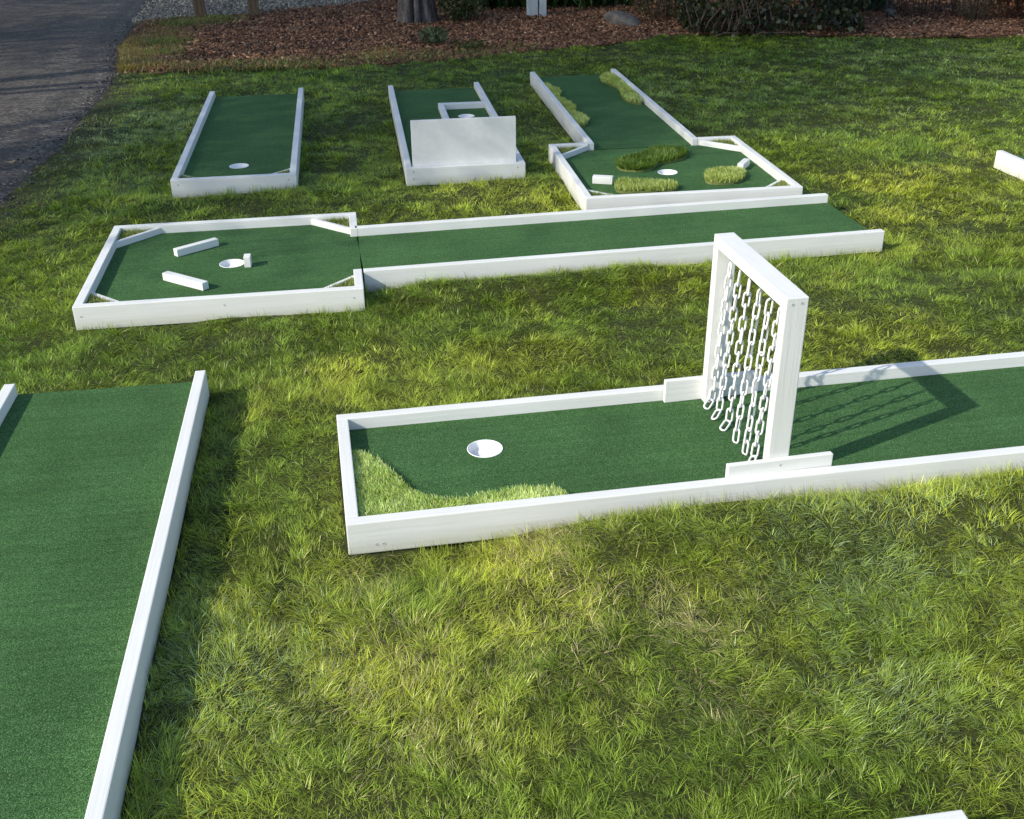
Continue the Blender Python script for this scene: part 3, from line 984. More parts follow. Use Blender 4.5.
loose_bar('wooden_bar', 'long white wooden bar behind the left box hole, sloping up to the right', B, (-1.602, 5.018), (-1.440, 5.176), 0.036, 0.036, 'white bars on the left box')
loose_bar('wooden_bar', 'long white wooden bar in front of the left box hole, sloping down to the right', B, (-1.566, 4.712), (-1.350, 4.574), 0.036, 0.036, 'white bars on the left box')
loose_bar('wooden_block', 'short white block standing just right of the hole in the left box', B, (-1.222, 4.850), (-1.229, 4.900), 0.031, 0.052)
loose_bar('wooden_block', 'small white block at the left side of the back right box', E, (0.478, 6.185), (0.590, 6.160), 0.044, 0.042)
loose_bar('wooden_block', 'small white block leaning out behind the square grass tuft in the back right box', E, (1.362, 6.40), (1.425, 6.525), 0.038, 0.040)

# ------------------------------------------------------------------ ARTIFICIAL LONG GRASS PATCHES
def in_poly(x, y, poly):
    r = np.zeros(x.shape, bool)
    n = len(poly)
    for i in range(n):
        x0, y0 = poly[i]; x1, y1 = poly[(i + 1) % n]
        c = ((y0 > y) != (y1 > y)) & (x < (x1 - x0) * (y - y0) / (y1 - y0 + 1e-12) + x0)
        r ^= c
    return r


def smooth_poly(p, it=2):
    for _ in range(it):
        q = []
        for i in range(len(p)):
            a, b = p[i], p[(i + 1) % len(p)]
            q.append((a[0] * .75 + b[0] * .25, a[1] * .75 + b[1] * .25)); q.append((a[0] * .25 + b[0] * .75, a[1] * .25 + b[1] * .75))
        p = q
    return p


def grass_patch(label, poly, dens, hgt, wid, cols, wts, group=None, smooth=2, lean=0.5, base=0.012):
    poly = smooth_poly(poly, smooth) if smooth else poly
    cx = sum(p[0] for p in poly) / len(poly); cy = sum(p[1] for p in poly) / len(poly)
    loc = [(p[0] - cx, p[1] - cy) for p in poly]
    root = thing('grass_patch', label, 'artificial grass', (cx, cy, TZ + .001), 0, group)
    bm = bmesh.new()
    top = [bm.verts.new((x, y, base)) for x, y in loc]; bot = [bm.verts.new((x, y, 0.0)) for x, y in loc]
    bm.faces.new(top)
    for i in range(len(loc)):
        j = (i + 1) % len(loc)
        bm.faces.new((top[i], bot[i], bot[j], top[j]))
    bmesh.ops.recalc_face_normals(bm, faces=list(bm.faces))
    bm_done(bm, 'backing_mat', MAT['matback'], root)
    P = np.array(loc)
    x0, y0 = P.min(0); x1, y1 = P.max(0)
    n = int(dens * (x1 - x0) * (y1 - y0))
    x = RNG.uniform(x0, x1, n); y = RNG.uniform(y0, y1, n)
    k = in_poly(x, y, loc); x, y = x[k], y[k]; n = len(x)
    # tufts in rows
    x = np.round(x / 0.007) * 0.007 + RNG.normal(0, .0016, n); y = np.round(y / 0.009) * 0.009 + RNG.normal(0, .0018, n)
    az = 2 * PI * vnoise(x, y, 0.12, 71, 2) + RNG.normal(0, 0.9, n)
    col = colmix(n, cols, wts, 0.22)
    z = np.full(n, base - 0.001)
    th0 = np.abs(RNG.normal(0.1, 0.2, n)); th1 = th0 + np.abs(RNG.normal(lean, 0.35, n))
    ln = hgt * RNG.uniform(0.75, 1.2, n) * (0.85 + 0.3 * vnoise(x, y, 0.08, 73, 2))
    Vb, Qb, Cb, _ = blade_arrays(x, y, z, ln, np.full(n, wid), az, th0, th1, col, 3)
    put('pile', np_mesh('pile', Vb, Qb, Cb), MAT['fakegrass'], root)
    return root


lime = [(0.55, 0.68, 0.23), (0.44, 0.58, 0.16), (0.68, 0.74, 0.36), (0.70, 0.68, 0.40)]
lw = [0.4, 0.28, 0.22, 0.10]
olive = [(0.44, 0.52, 0.15), (0.34, 0.43, 0.11), (0.56, 0.59, 0.23)]
dark = [(0.135, 0.225, 0.036), (0.10, 0.17, 0.027), (0.19, 0.26, 0.05)]
e_ = 0.004
pa = [(T + e_, T + e_), (0.67, T + e_), (0.66, 0.085), (0.63, 0.118), (0.54, 0.140), (0.46, 0.128), (0.374, 0.112), (0.30, 0.118), (0.258, 0.140), (0.206, 0.195), (0.15, 0.335), (0.088, 0.445), (T + e_, 0.468)]
pa = [l2w(A, *q) for q in pa]
grass_patch('light green long pile grass patch curling round the near left corner of the front lane', pa, 120000, 0.020, 0.0026, lime, lw, None, 0, 0.7, 0.013)
grass_patch('dark green kidney shaped grass patch behind the hole of the back right box', [(0.64, 6.50), (0.665, 6.405), (0.77, 6.38), (0.85, 6.43), (0.895, 6.55), (0.985, 6.585), (1.075, 6.66), (1.11, 6.78), (1.08, 6.86), (0.956, 6.885), (0.86, 6.82), (0.81, 6.71), (0.714, 6.665), (0.655, 6.59)],
            60000, 0.036, 0.0042, dark, [0.5, 0.3, 0.2], None, 1, 0.8, 0.012)
grass_patch('light green oblong grass patch between the front board and hole of the back right box', [(0.59, 6.06), (0.60, 5.965), (0.723, 5.95), (0.836, 5.965), (0.945, 6.0), (0.95, 6.09), (0.83, 6.11), (0.75, 6.155), (0.63, 6.165)],
            60000, 0.032, 0.0042, olive, [0.5, 0.2, 0.3], None, 1, 0.8, 0.014)
grass_patch('square light green grass patch at the right side of the back right box', [(1.12, 6.205), (1.125, 6.12), (1.205, 6.105), (1.305, 6.13), (1.375, 6.25), (1.365, 6.345), (1.257, 6.365), (1.165, 6.345)],
            60000, 0.034, 0.0042, olive, [0.5, 0.2, 0.3], None, 1, 0.8, 0.014)


def ml_(lx, ly): return l2w(M, lx, ly)


grass_patch('ragged pale grass strip along the left rail of the back right lane', [ml_(*q) for q in [(T + e_, 1.98), (0.085, 2.0), (0.09, 1.82), (0.14, 1.70), (0.08, 1.52), (0.125, 1.30), (0.15, 1.12), (0.09, 1.0), (0.14, 0.86), (0.16, 0.74), (0.10, 0.60), (T + e_, 0.56)]],
            34000, 0.032, 0.006, olive, [0.5, 0.2, 0.3], 'grass strips on the back right lane', 1, 0.6)
grass_patch('lumpy pale grass strip along the right rail of the back right lane', [ml_(*q) for q in [(M[3] - T - e_, 2.28), (0.60, 2.25), (0.52, 2.12), (0.55, 1.98), (0.60, 1.78), (0.58, 1.60), (0.55, 1.42), (0.57, 1.24), (M[3] - T - e_, 1.18)]],
            34000, 0.034, 0.006, olive, [0.5, 0.2, 0.3], 'grass strips on the back right lane', 1, 0.6)

# ------------------------------------------------------------------ BARK CHIPS, GRAVEL
def chips(n, xr, yr, inside, hfun, smin, smax, cols, wts, name, mat, flat=0.5, asp=(0.3, 0.6)):
    x = RNG.uniform(*xr, n); y = RNG.uniform(*yr, n)
    k = inside(x, y); x, y = x[k], y[k]; n = len(x)
    s = RNG.uniform(smin, smax, n)
    col = colmix(n, cols, wts, 0.3)
    P = np.stack([x, y, hfun(x, y) + 0.006 + RNG.uniform(0, 0.012, n)], -1)
    nrm = np.tile(np.array([[0, 0, 1.0]]), (n, 1))
    Vb, Qb, Cb = leaf_arrays(P, s, col, nrm, flat)
    V4 = Vb.reshape(n, 4, 3)
    # squarer, thick chips: widen the diamond into a slab
    c = V4.mean(1, keepdims=True)
    u = (V4[:, 2] - V4[:, 0]) * 0.5; v = (V4[:, 1] - V4[:, 3]) * 0.5 * RNG.uniform(*asp, (n, 1)) / 0.55
    nn = np.cross(u, v); nn /= np.linalg.norm(nn, axis=1)[:, None] + 1e-9
    th = (s * 0.12)[:, None]
    c = c[:, 0]
    top = np.stack([c - u * .9 - v + nn * th, c + u - v * .7 + nn * th, c + u * .8 + v + nn * th, c - u + v * .8 + nn * th], 1)
    bot = top - 2 * (nn * th)[:, None, :]
    V8 = np.concatenate([top, bot], 1).reshape(-1, 3)
    b = (np.arange(n) * 8)[:, None]
    q = np.array([[0, 1, 2, 3], [0, 4, 5, 1], [1, 5, 6, 2], [2, 6, 7, 3], [3, 7, 4, 0]])
    Q = (b[:, None] + q[None]).reshape(-1, 4)
    return tag(put(name, np_mesh(name, V8, Q, np.repeat(col, 8, axis=0)), mat), kind='stuff')


def chip_in(x, y):
    j = 0.14 * (vnoise(x, y, 0.3, 81, 2) - 0.5)
    return (x > drive_edge(y) + 0.25 * RNG.random(len(x))) & (y > mulch_edge(x) - 0.03 + j) & (y < np.interp(x, GRAV_X, GRAV_Y) + 0.1 * RNG.random(len(x)))


chips(90000, (-4.6, 7.5), (9.8, 14.8), chip_in, mulch_h, 0.012, 0.048, [(0.22, 0.110, 0.062), (0.115, 0.057, 0.034), (0.33, 0.19, 0.112), (0.40, 0.27, 0.17)], [0.46, 0.34, 0.17, 0.03], 'bark_chips', MAT['chip'], 0.75)
chips(22000, (-6.0, -1.0), (12.4, 16.5), lambda x, y: (x > drive_edge(y) - 0.12 * RNG.random(len(x))) & (y > np.interp(x, GRAV_X, GRAV_Y) - 0.12 * RNG.random(len(x))), lambda x, y: 0 * x + 0.006, 0.012, 0.034,
      [(0.34, 0.31, 0.25), (0.25, 0.225, 0.185), (0.46, 0.43, 0.36), (0.17, 0.155, 0.135)], [0.4, 0.3, 0.15, 0.15], 'gravel_stones', MAT['pebble'], 0.8, (0.5, 0.75))
# loose grit along the broken asphalt edge
chips(16000, (-5.0, -2.5), (4.0, 14.0), lambda x, y: (np.abs(x - drive_edge(y) - 0.03) < np.abs(RNG.normal(0, 0.13, len(x)))), lambda x, y: 0 * x - 0.004, 0.008, 0.026,
      [(0.10, 0.095, 0.09), (0.17, 0.155, 0.14), (0.06, 0.055, 0.05)], [0.5, 0.3, 0.2], 'edge_grit', MAT['pebble'], 0.8, (0.5, 0.75))

# ------------------------------------------------------------------ WEEDS AND DRY GRASS ALONG THE BED
def weed_field():
    a = Acc()
    spots = [(-3.46, 10.35, 0.30, 1500, 0), (-3.62, 10.9, 0.28, 1500, 0), (-3.72, 11.6, 0.30, 1400, 1), (-3.62, 12.1, 0.30, 1100, 1), (-3.45, 11.55, 0.28, 1300, 2), (-3.30, 10.95, 0.22, 700, 2), (-3.62, 12.75, 0.30, 1200, 2),
             (-3.3, 13.05, 0.35, 1100, 2), (-3.15, 10.3, 0.25, 500, 1), (-2.5, 10.18, 0.35, 700, 2), (-2.05, 10.25, 0.3, 600, 2), (-1.3, 10.4, 0.35, 450, 2), (-1.2, 10.65, 0.25, 260, 3), (-0.75, 10.55, 0.35, 420, 2),
             (-0.3, 10.75, 0.3, 340, 2), (-2.9, 10.2, 0.3, 500, 0), (-1.75, 10.22, 0.25, 420, 2), (0.1, 11.0, 0.3, 160, 2), (-3.5, 10.15, 0.2, 900, 3), (-3.75, 11.2, 0.15, 500, 3), (-1.15, 11.0, 0.15, 120, 3)]
    pal = [[(0.30, 0.22, 0.09), (0.24, 0.22, 0.06), (0.36, 0.28, 0.12)], [(0.24, 0.17, 0.075), (0.19, 0.13, 0.065), (0.20, 0.19, 0.055)],
           [(0.18, 0.22, 0.05), (0.25, 0.26, 0.07), (0.12, 0.17, 0.04)], [(0.38, 0.27, 0.06), (0.27, 0.21, 0.055), (0.20, 0.20, 0.055)]]
    for x, y, r, n, p in spots:
        X = RNG.normal(x, r * 0.5, n); Y = RNG.normal(y, r * 0.5, n)
        k = (X > drive_edge(Y) + 0.01); X, Y = X[k], Y[k]; m = len(X)
        col = colmix(m, pal[p], None, 0.25)
        Vb, Qb, Cb, _ = blade_arrays(X, Y, np.maximum(mulch_h(X, Y), 0.0) - 0.004, RNG.uniform(0.03, 0.085, m), np.full(m, 0.006), RNG.uniform(0, 2 * PI, m), RNG.uniform(0.1, 0.6, m), RNG.uniform(0.6, 1.5, m), col, 2)
        a.add(Vb, Qb, Cb)
    tag(put('verge_grass', a.mesh('verge_grass'), MAT['grass']), kind='stuff')


weed_field()

# ------------------------------------------------------------------ PLANTS, POSTS, TREES
def leafy_plant(name, label, cat, loc, n, rad, hgt, size, cols, wts=None, stems=6, group=None, mat='leaf', base=0.0, box=False, aspect=0.55, shell=0.0, crown='foliage', jitter=0.25, thick=0.008):
    root = thing(name, label, cat, loc, 0, group)
    rx, ry = rad if hasattr(rad, '__len__') else (rad, rad)
    if box:
        P = np.stack([RNG.uniform(-rx, rx, n), RNG.uniform(-ry, ry, n), RNG.uniform(base, hgt, n)], -1)
        if shell > 0:      # hedges carry most leaves on the faces
            m = RNG.random(n) < shell
            f = RNG.integers(0, 4, n)
            P[m & (f == 0), 1] = -ry; P[m & (f == 1), 0] = -rx; P[m & (f == 2), 0] = rx; P[m & (f == 3), 2] = hgt
        P += RNG.normal(0, 0.05, (n, 3)) + jitter * 0.5 * np.stack([vnoise(P[:, 0] + 9 * loc[0], P[:, 2], 0.35, 91, 2) - .5, vnoise(P[:, 0] + 5 * loc[0], P[:, 2], 0.4, 92, 2) - .5, vnoise(P[:, 0] + loc[0], P[:, 1], 0.5, 93, 2) - .5], -1)
        P[:, 2] = np.maximum(P[:, 2], 0.01)
    else:
        d = RNG.normal(0, 1, (n, 3)); d /= np.linalg.norm(d, axis=1)[:, None]
        r = RNG.random(n) ** (0.42 - 0.25 * shell)
        az_ = np.arctan2(d[:, 1], d[:, 0])
        lob = 1 + jitter * (vnoise(az_ * 1.3 + 40 + loc[0], d[:, 2] * 2.2, 0.8, 95, 2) - 0.5) * 2
        P = d * (r * lob)[:, None]
        P = np.stack([P[:, 0] * rx, P[:, 1] * ry, base + (P[:, 2] * 0.5 + 0.5) * (hgt - base)], -1)
    nrm = P - np.array([0, 0, hgt * 0.4]); nrm /= np.linalg.norm(nrm, axis=1)[:, None] + 1e-9
    Vb, Qb, Cb = leaf_arrays(P, size * RNG.uniform(0.6, 1.25, n), colmix(n, cols, wts, 0.28), nrm, 1.2, aspect)
    put(crown, np_mesh(crown, Vb, Qb, Cb), MAT[mat], root)
    bm = bmesh.new()
    for k in range(stems):
        a = RNG.uniform(0, 2 * PI); q = RNG.uniform(0.1, 0.75)
        x1, y1 = rx * q * math.cos(a), ry * q * math.sin(a)
        x0, y0 = x1 * 0.35, y1 * 0.35
        if box: x0, x1 = RNG.uniform(-rx * .9, rx * .9), RNG.uniform(-rx * .9, rx * .9); x1 = x0 + 0.25 * (x1 - x0); y0 = RNG.uniform(-ry, ry) * .7; y1 = y0 + RNG.normal(0, .1)
        h1 = hgt * RNG.uniform(0.55, 0.85)
        tube(bm, [(x0, y0, -0.02), ((x0 + x1) / 2 + RNG.normal(0, .02), (y0 + y1) / 2, h1 * 0.5), (x1, y1, h1)], [thick, thick * .75, thick * .4], 6)
    bm_done(bm, 'stem', MAT['twig'], root, True)
    return root


def strappy(name, label, cat, loc, n, rad, ln, wid, cols, up=(0.1, 0.6), droop=(0.5, 1.6), group=None):
    root = thing(name, label, cat, loc, 0, group)
    x = RNG.normal(0, rad[0] * .5, n); y = RNG.normal(0, rad[1] * .5, n)
    th0 = RNG.uniform(*up, n); th1 = th0 + RNG.uniform(*droop, n)
    Vb, Qb, Cb, _ = blade_arrays(x, y, np.full(n, -0.02), ln * RNG.uniform(0.6, 1.1, n), wid * RNG.uniform(.7, 1.2, n), RNG.uniform(0, 2 * PI, n), th0, th1, colmix(n, cols, None, 0.25), 6)
    put('leaves', np_mesh('leaves', Vb, Qb, Cb), MAT['hedge'], root)
    return root


def tree(name, label, loc, trunk_r, trunk_h, crown_c, crown_r, n, size, cols, wts=None, limbs=9, seed=0, flutes=None, clumps=26, group=None, lean=(0, 0)):
    rg = np.random.default_rng(seed)
    root = thing(name, label, 'tree', loc, 0, group)
    # trunk, flared and fluted
    bm = bmesh.new()
    nr = 56; zs = [-0.05, 0.0, 0.06, 0.15, 0.35, 0.8, 1.4, trunk_h * 0.7, trunk_h, trunk_h * 1.25]
    zs = sorted(zs)
    rings = []
    for z in zs:
        fl = 1 + 0.20 * math.exp(-max(z, 0) / 0.12)
        tp = 1 - 0.45 * max(z, 0) / (trunk_h * 1.25)
        ring = []
        for k in range(nr):
            a = 2 * PI * k / nr
            f = 1.0
            for fa, fd, fw in (flutes or []):
                da = (a - fa + PI) % (2 * PI) - PI
                f -= fd * math.exp(-(da / fw) ** 2)
            f += 0.05 * math.sin(3 * a + 1.3) + 0.03 * math.sin(7 * a + z * 2)
            r = trunk_r * fl * tp * f
            ring.append(bm.verts.new((r * math.cos(a) + lean[0] * z, r * math.sin(a) + lean[1] * z, z)))
        rings.append(ring)
    for i in range(len(rings) - 1):
        for k in range(nr):
            bm.faces.new((rings[i][k], rings[i][(k + 1) % nr], rings[i + 1][(k + 1) % nr], rings[i + 1][k]))
    tr = bm_done(bm, 'trunk', MAT['bark'], root, True)
    c = np.array(crown_c); cr = np.array(crown_r)
    bm = bmesh.new()
    top = Vector((lean[0] * trunk_h, lean[1] * trunk_h, trunk_h))
    ends = []
    for k in range(limbs):
        d = rg.normal(0, 1, 3); d[2] = abs(d[2]) * 0.8; d /= np.linalg.norm(d)
        e = Vector(c + cr * d * rg.uniform(0.55, 0.85) - np.array([0, 0, cr[2] * 0.25]))
        s = top + Vector((0, 0, rg.uniform(-0.3, 0.2) * trunk_h))
        mid = (s + e) / 2 + Vector(rg.normal(0, 0.25, 3)) + Vector((0, 0, 0.3))
        r0 = trunk_r * rg.uniform(0.3, 0.5)
        tube(bm, [s, mid, e], [r0, r0 * .6, r0 * .15], 8)
        ends.append(e)
        for q in range(3):
            e2 = mid + (e - mid) * rg.uniform(0.1, 0.8) + Vector(rg.normal(0, 0.25, 3) * cr)
            st = mid + (e - mid) * rg.uniform(0.0, 0.4)
            tube(bm, [st, (st + e2) / 2 + Vector(rg.normal(0, .1, 3)), e2], [r0 * .4, r0 * .25, r0 * .06], 6)
    bm_done(bm, 'limbs', MAT['bark'], root, True)
    # crown: leaf clumps through the volume
    cd = rg.normal(0, 1, (clumps, 3)); cd /= np.linalg.norm(cd, axis=1)[:, None]
    cc = c + cr * cd * (rg.random((clumps, 1)) ** 0.5) * 0.80
    ci = rg.integers(0, clumps, n)
    sp = 0.34 * cr.mean() * (0.7 + 0.6 * rg.random(clumps))
    P = cc[ci] + rg.normal(0, 1, (n, 3)) * (sp[ci] * 0.62)[:, None]
    P[:, 2] = np.maximum(P[:, 2], trunk_h * 0.8)
    Vb, Qb, Cb = leaf_arrays(P, size * rg.uniform(0.6, 1.25, n), colmix(n, cols, wts, 0.25))
    put('crown', np_mesh('crown', Vb, Qb, Cb), MAT['leaf'], root)
    return root


GREEN = [(0.045, 0.085, 0.022), (0.065, 0.11, 0.028), (0.03, 0.06, 0.018)]
# the tree in the bark bed: only its grey foot is in the photograph
tree('tree', 'large grey barked tree with fluted foot growing in the bark bed', (-1.01, 12.75, 0.0), 0.205, 2.6, (0, 0.3, 5.4), (2.6, 2.4, 2.2), 9000, 0.15, GREEN, seed=3,
     flutes=[(math.radians(-96), 0.62, 0.085), (math.radians(-64), 0.55, 0.08), (math.radians(-128), 0.16, 0.16), (math.radians(170), 0.15, 0.2)])


def post(label, x, y, h, w, mat, lean=0.0):
    bm = bmesh.new(); bm.loops.layers.uv.new('grain')
    add_box(bm, -w / 2, w / 2, -w / 2, w / 2, -0.15, h, 0.006)
    o = bm_done(bm, 'wooden_post', MAT[mat])
    o.location = (x, y, 0); o.rotation_euler = (0, lean, 0.2)
    return tag(o, label, 'post', None)


post('brown wooden post at the gravel edge, nearest the driveway', -3.53, 13.36, 1.25, 0.125, 'postwood', -0.06)
post('brown wooden post at the gravel edge, second from the driveway', -2.93, 13.42, 1.25, 0.115, 'postwood', -0.02)
post('pale brown wooden post behind the shrub right of the grey tree', -0.39, 13.80, 1.2, 0.105, 'postwood', 0.0)
pp = thing('painted_post', 'pale grey blue post of two upright planks in front of the dark green plants', 'post', (0.335, 13.08, 0), 0.05)
bm = bmesh.new(); bm.loops.layers.uv.new('grain'); add_box(bm, -0.118, 0.008, -0.04, 0.04, -0.1, 1.2, 0.006); bm_done(bm, 'plank', MAT['bluepaint'], pp)
bm = bmesh.new(); bm.loops.layers.uv.new('grain'); add_box(bm, 0.022, 0.104, -0.035, 0.035, -0.1, 1.2, 0.006); bm_done(bm, 'plank', MAT['bluepaint'], pp)


def rock(label, loc, r, seed, rz=0.0):
    bm = bmesh.new()
    bmesh.ops.create_icosphere(bm, subdivisions=4, radius=1.0)
    rg = np.random.default_rng(seed)
    P = np.array([v.co[:] for v in bm.verts])
    for k in range(9):           # knock flats off the ball
        d = rg.normal(0, 1, 3); d /= np.linalg.norm(d)
        h = rg.uniform(0.55, 0.85)
        s = P @ d
        P = P - np.outer(np.clip(s - h, 0, None) * 0.9, d)
    P += 0.04 * (vnoise(P[:, 0] * 3 + P[:, 2] * 2, P[:, 1] * 3, 0.7, seed, 3) - .5)[:, None] * P
    for v, p in zip(bm.verts, P * np.array(r)):
        v.co = p
    o = bm_done(bm, 'rock', MAT['rock'], None, True)
    o.location = loc; o.rotation_euler = (0, 0.25, rz)
    return tag(o, label, 'rock')


rock('low grey boulder lying in the bark bed left of the tan shrub', (1.24, 12.42, 0.02), (0.24, 0.15, 0.12), 5, -0.35)
rock('small pale stone on the bark right of the leafy hedge', (4.22, 12.72, 0.05), (0.085, 0.06, 0.055), 9, 0.3)

leafy_plant('shrub', 'low fine leaved olive shrub beside the grey tree trunk', 'shrub', (-0.50, 12.75, 0.02), 1500, (0.28, 0.24), 0.42, 0.045, [(0.055, 0.075, 0.03), (0.085, 0.10, 0.045), (0.035, 0.055, 0.02)], stems=14, thick=0.005)
leafy_plant('weed', 'grey green leafy weed growing alone in the bark in front of the tree', 'plant', (-0.73, 11.30, 0.02), 260, (0.17, 0.14), 0.16, 0.05, [(0.10, 0.13, 0.075), (0.075, 0.11, 0.05)], stems=5, thick=0.004)
leafy_plant('weed', 'low olive weed in the bark, nearest the lawn edge below the painted post', 'plant', (-0.36, 10.98, 0.02), 200, (0.22, 0.12), 0.08, 0.04, [(0.085, 0.09, 0.03), (0.06, 0.08, 0.025)], stems=5, thick=0.003)
leafy_plant('shrub', 'tan and olive twiggy shrub standing between the boulder and the leafy hedge', 'shrub', (1.80, 12.80, 0.0), 3600, (0.33, 0.28), 0.95, 0.045, [(0.085, 0.085, 0.04), (0.12, 0.10, 0.055), (0.05, 0.055, 0.025)], None, 30, None, 'leaf', 0.0, True, 0.4, 0.5, thick=0.006)
hed = leafy_plant('hedge_shrub', 'broad dark leathery leaved shrub with bare stems reaching the lawn edge', 'shrub', (2.72, 12.12, 0.0), 13000, (0.82, 0.50), 1.35, 0.062, [(0.030, 0.042, 0.018), (0.05, 0.062, 0.028), (0.02, 0.030, 0.014), (0.10, 0.11, 0.055)], [0.42, 0.26, 0.27, 0.05], 0, None, 'hedge', 0.0, True, 0.7, 0.8)
bm = bmesh.new()
for k in range(46):
    x0 = RNG.uniform(-0.75, 0.55) if k > 40 else RNG.uniform(-0.85, -0.05); y0 = RNG.uniform(-0.47, -0.25)
    tube(bm, [(x0, y0, -0.02), (x0 + RNG.normal(0, .05), y0 - 0.12, 0.09 + RNG.uniform(0, .06)), (x0 + RNG.normal(0, .14), y0 - 0.10, 0.30 + RNG.uniform(0, .15)), (x0 + RNG.normal(0, .2), y0 + 0.1, 0.75)], [0.007, 0.0065, 0.006, 0.004], 6)
for k in range(5):
    x0 = RNG.uniform(-0.7, 0.3)
    tube(bm, [(x0, -0.55, 0.0), (x0 + 0.12, -0.60, 0.055), (x0 + 0.28, -0.58, 0.05), (x0 + 0.38, -0.5, 0.0)], 0.006, 6)
bm_done(bm, 'bare_stems', MAT['twig'], hed, True)
strappy('strappy_plant', 'blue green plant with long strap leaves right of the leafy hedge', 'plant', (3.95, 13.35, 0.0), 160, (0.35, 0.25), 0.85, 0.035, [(0.03, 0.075, 0.05), (0.045, 0.10, 0.06), (0.02, 0.05, 0.035)])
strappy('strappy_plant', 'dark green strap leaved plant left of the painted post', 'plant', (-0.02, 13.95, 0.0), 190, (0.55, 0.25), 0.75, 0.055, [(0.035, 0.075, 0.018), (0.02, 0.045, 0.012), (0.055, 0.095, 0.022)], (0.1, 0.5), (1.0, 2.1))
strappy('strappy_plant', 'dark green strap leaved plant right of the painted post', 'plant', (0.92, 13.95, 0.0), 190, (0.5, 0.25), 0.75, 0.055, [(0.035, 0.075, 0.018), (0.02, 0.045, 0.012), (0.055, 0.095, 0.022)], (0.1, 0.5), (1.0, 2.1))
tree('sapling', 'thin brown young tree trunk between the strap leaves and the grey shrub', (4.27, 13.0, 0.02), 0.045, 1.7, (0, 0, 3.0), (0.9, 0.9, 1.1), 1600, 0.10, GREEN, seed=8, limbs=5, clumps=10)
leafy_plant('shrub', 'dark grey purple twiggy shrub behind the bark, left of the olive one', 'shrub', (4.62, 12.75, 0.0), 2600, (0.40, 0.30), 0.90, 0.04, [(0.045, 0.036, 0.042), (0.065, 0.052, 0.058), (0.03, 0.026, 0.028)], None, 34, None, 'leaf', 0.0, True, 0.35, 0.4, thick=0.005)
leafy_plant('shrub', 'loose olive twiggy shrub between the grey shrub and the rusty one', 'shrub', (5.02, 12.35, 0.0), 1500, (0.34, 0.28), 0.85, 0.04, [(0.065, 0.06, 0.035), (0.09, 0.08, 0.05), (0.045, 0.045, 0.025)], None, 34, None, 'leaf', 0.0, False, 0.35, 0.2, thick=0.005)
leafy_plant('shrub', 'rust brown rounded shrub at the right end of the bed', 'shrub', (5.55, 12.50, 0.0), 4200, (0.48, 0.42), 0.85, 0.05, [(0.16, 0.06, 0.03), (0.11, 0.045, 0.025), (0.21, 0.09, 0.045), (0.06, 0.05, 0.025)], [0.4, 0.3, 0.15, 0.15], 14, None, 'leaf', 0.03, False, 0.5, 0.5)
leafy_plant('laurel_hedge', 'tall dark evergreen hedge closing the back of the bed', 'hedge', (3.2, 15.2, 0.0), 9000, (4.2, 0.6), 2.0, 0.13, [(0.025, 0.045, 0.016), (0.04, 0.065, 0.02), (0.015, 0.028, 0.011)], None, 26, None, 'hedge', 0.0, True, 0.55, 0.6, thick=0.02)


def fallen_leaf(label, x, y, z, s, rz, mat):
    bm = bmesh.new()
    n = 7
    rows = []
    for i in range(n):
        u = i / (n - 1); w = 0.34 * math.sin(PI * min(max(u, .03), .97)) ** 0.8
        zc_ = 0.18 * (2 * u - 1) ** 2
        rows.append([bm.verts.new(((u - .5) * s, -w * s, (zc_ + .16) * s)), bm.verts.new(((u - .5) * s, 0, zc_ * s)), bm.verts.new(((u - .5) * s, w * s, (zc_ + .12) * s))])
    for i in range(n - 1):
        for k in range(2):
            bm.faces.new((rows[i][k], rows[i + 1][k], rows[i + 1][k + 1], rows[i][k + 1]))
    o = bm_done(bm, 'fallen_leaf', MAT[mat], None, True)
    o.location = (x, y, z); o.rotation_euler = (0.1, 0.1, rz)
    return tag(o, label, 'leaf')


fallen_leaf('curled dry leaf lying on the asphalt near its broken edge', -3.20, 6.99, 0.012, 0.075, 0.5, 'dryleaf')

# shade trees beyond the driveway (outside the picture; their shade is what the photo shows)
SHADE = [(-9.2, 3.12, 6.4, 2.6, 2.7, 170, 34000), (-11.6, 2.02, 11.4, 2.8, 3.0, 180, 38000), (-9.8, 6.3, 8.0, 3.0, 3.4, 190, 24000), (-12.0, 7.95, 7.9, 3.1, 3.7, 220, 42000), (-12.2, 12.7, 7.0, 3.2, 3.6, 220, 60000)]
names_ = ['leafy tree beyond the driveway, nearest the camera of its row', 'tallest leafy tree, standing behind the row beyond the driveway', 'tall leafy tree beyond the driveway, second from the camera of its row',
          'leafy tree beyond the driveway, third from the camera of its row', 'leafy tree beyond the driveway, farthest of its row']
for i_, (x, y, zc_, r, rz_, cl, n) in enumerate(SHADE):
    tree('tree', names_[i_], (x, y, 0), 0.22, 2.8, (0, 0, zc_), (r, r, rz_), n, 0.072 if i_ < 3 else 0.095, GREEN, seed=20 + i_, limbs=4, clumps=cl, group='shade trees beyond the driveway')

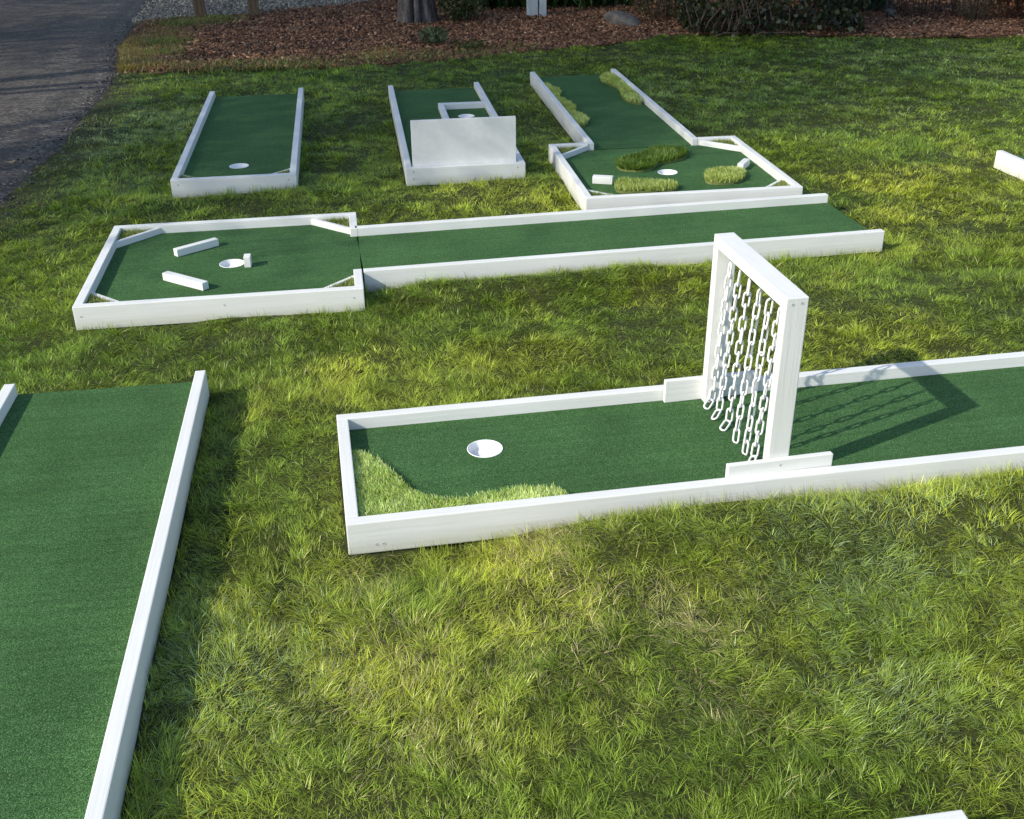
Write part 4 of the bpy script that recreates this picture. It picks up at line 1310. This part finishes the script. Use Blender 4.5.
# ------------------------------------------------------------------ CAMERA
cam = bpy.data.cameras.new('camera')
co = bpy.data.objects.new('camera', cam)
COL.objects.link(co)
pitch, roll, Hc = 0.48340175, -0.01141389, 1.74235346 + RT
cp, sp = math.cos(pitch), math.sin(pitch)
fw = Vector((0, cp, -sp)); up = Vector((0, sp, cp)); rt = Vector((1, 0, 0))
cr_, sr_ = math.cos(roll), math.sin(roll)
r2 = rt * cr_ + up * sr_; u2 = rt * -sr_ + up * cr_
m = Matrix.Identity(4)
for i_ in range(3):
    m[i_][0] = r2[i_]; m[i_][1] = u2[i_]; m[i_][2] = -fw[i_]
m[2][3] = Hc
co.matrix_world = m
cam.sensor_fit = 'HORIZONTAL'; cam.sensor_width = 36.0
cam.lens = 1099.97 / 1024 * 36.0
cam.clip_start = 0.05; cam.clip_end = 1000
SC.camera = co

# ------------------------------------------------------------------ LIGHT
sdir = Vector((0.78057, 0.47513, -0.606)).normalized()      # the way the sunlight travels
elev = math.asin(-sdir.z)
sun = bpy.data.lights.new('sun', 'SUN')
sun.energy = 3.5; sun.angle = math.radians(0.55); sun.color = (1.0, 0.935, 0.80)
so = bpy.data.objects.new('sun', sun); COL.objects.link(so)
so.rotation_euler = sdir.to_track_quat('-Z', 'Y').to_euler()
so.location = (-10, -6, 8)

wd = bpy.data.worlds.new('World'); SC.world = wd
wd.use_nodes = True
t = wd.node_tree
for n_ in list(t.nodes): t.nodes.remove(n_)
sky = t.nodes.new('ShaderNodeTexSky'); sky.sky_type = 'NISHITA'; sky.sun_disc = False
sky.sun_elevation = elev
az = math.atan2(-sdir.x, -sdir.y)          # compass angle of the sun from +Y, clockwise
sky.sun_rotation = az
sky.altitude = 50; sky.air_density = 1.0; sky.dust_density = 1.2; sky.ozone_density = 1.0
bg = t.nodes.new('ShaderNodeBackground'); bg.inputs[1].default_value = 0.15
ow = t.nodes.new('ShaderNodeOutputWorld')
t.links.new(sky.outputs[0], bg.inputs[0]); t.links.new(bg.outputs[0], ow.inputs[0])

vs_ = SC.view_settings
vs_.view_transform = 'Standard'; vs_.look = 'None'; vs_.exposure = 0.52; vs_.gamma = 1.0
try: vs_.use_curve_mapping = False
except Exception: pass
SC.cycles.max_bounces = 6; SC.cycles.diffuse_bounces = 5; SC.cycles.transmission_bounces = 3; SC.cycles.transparent_max_bounces = 4
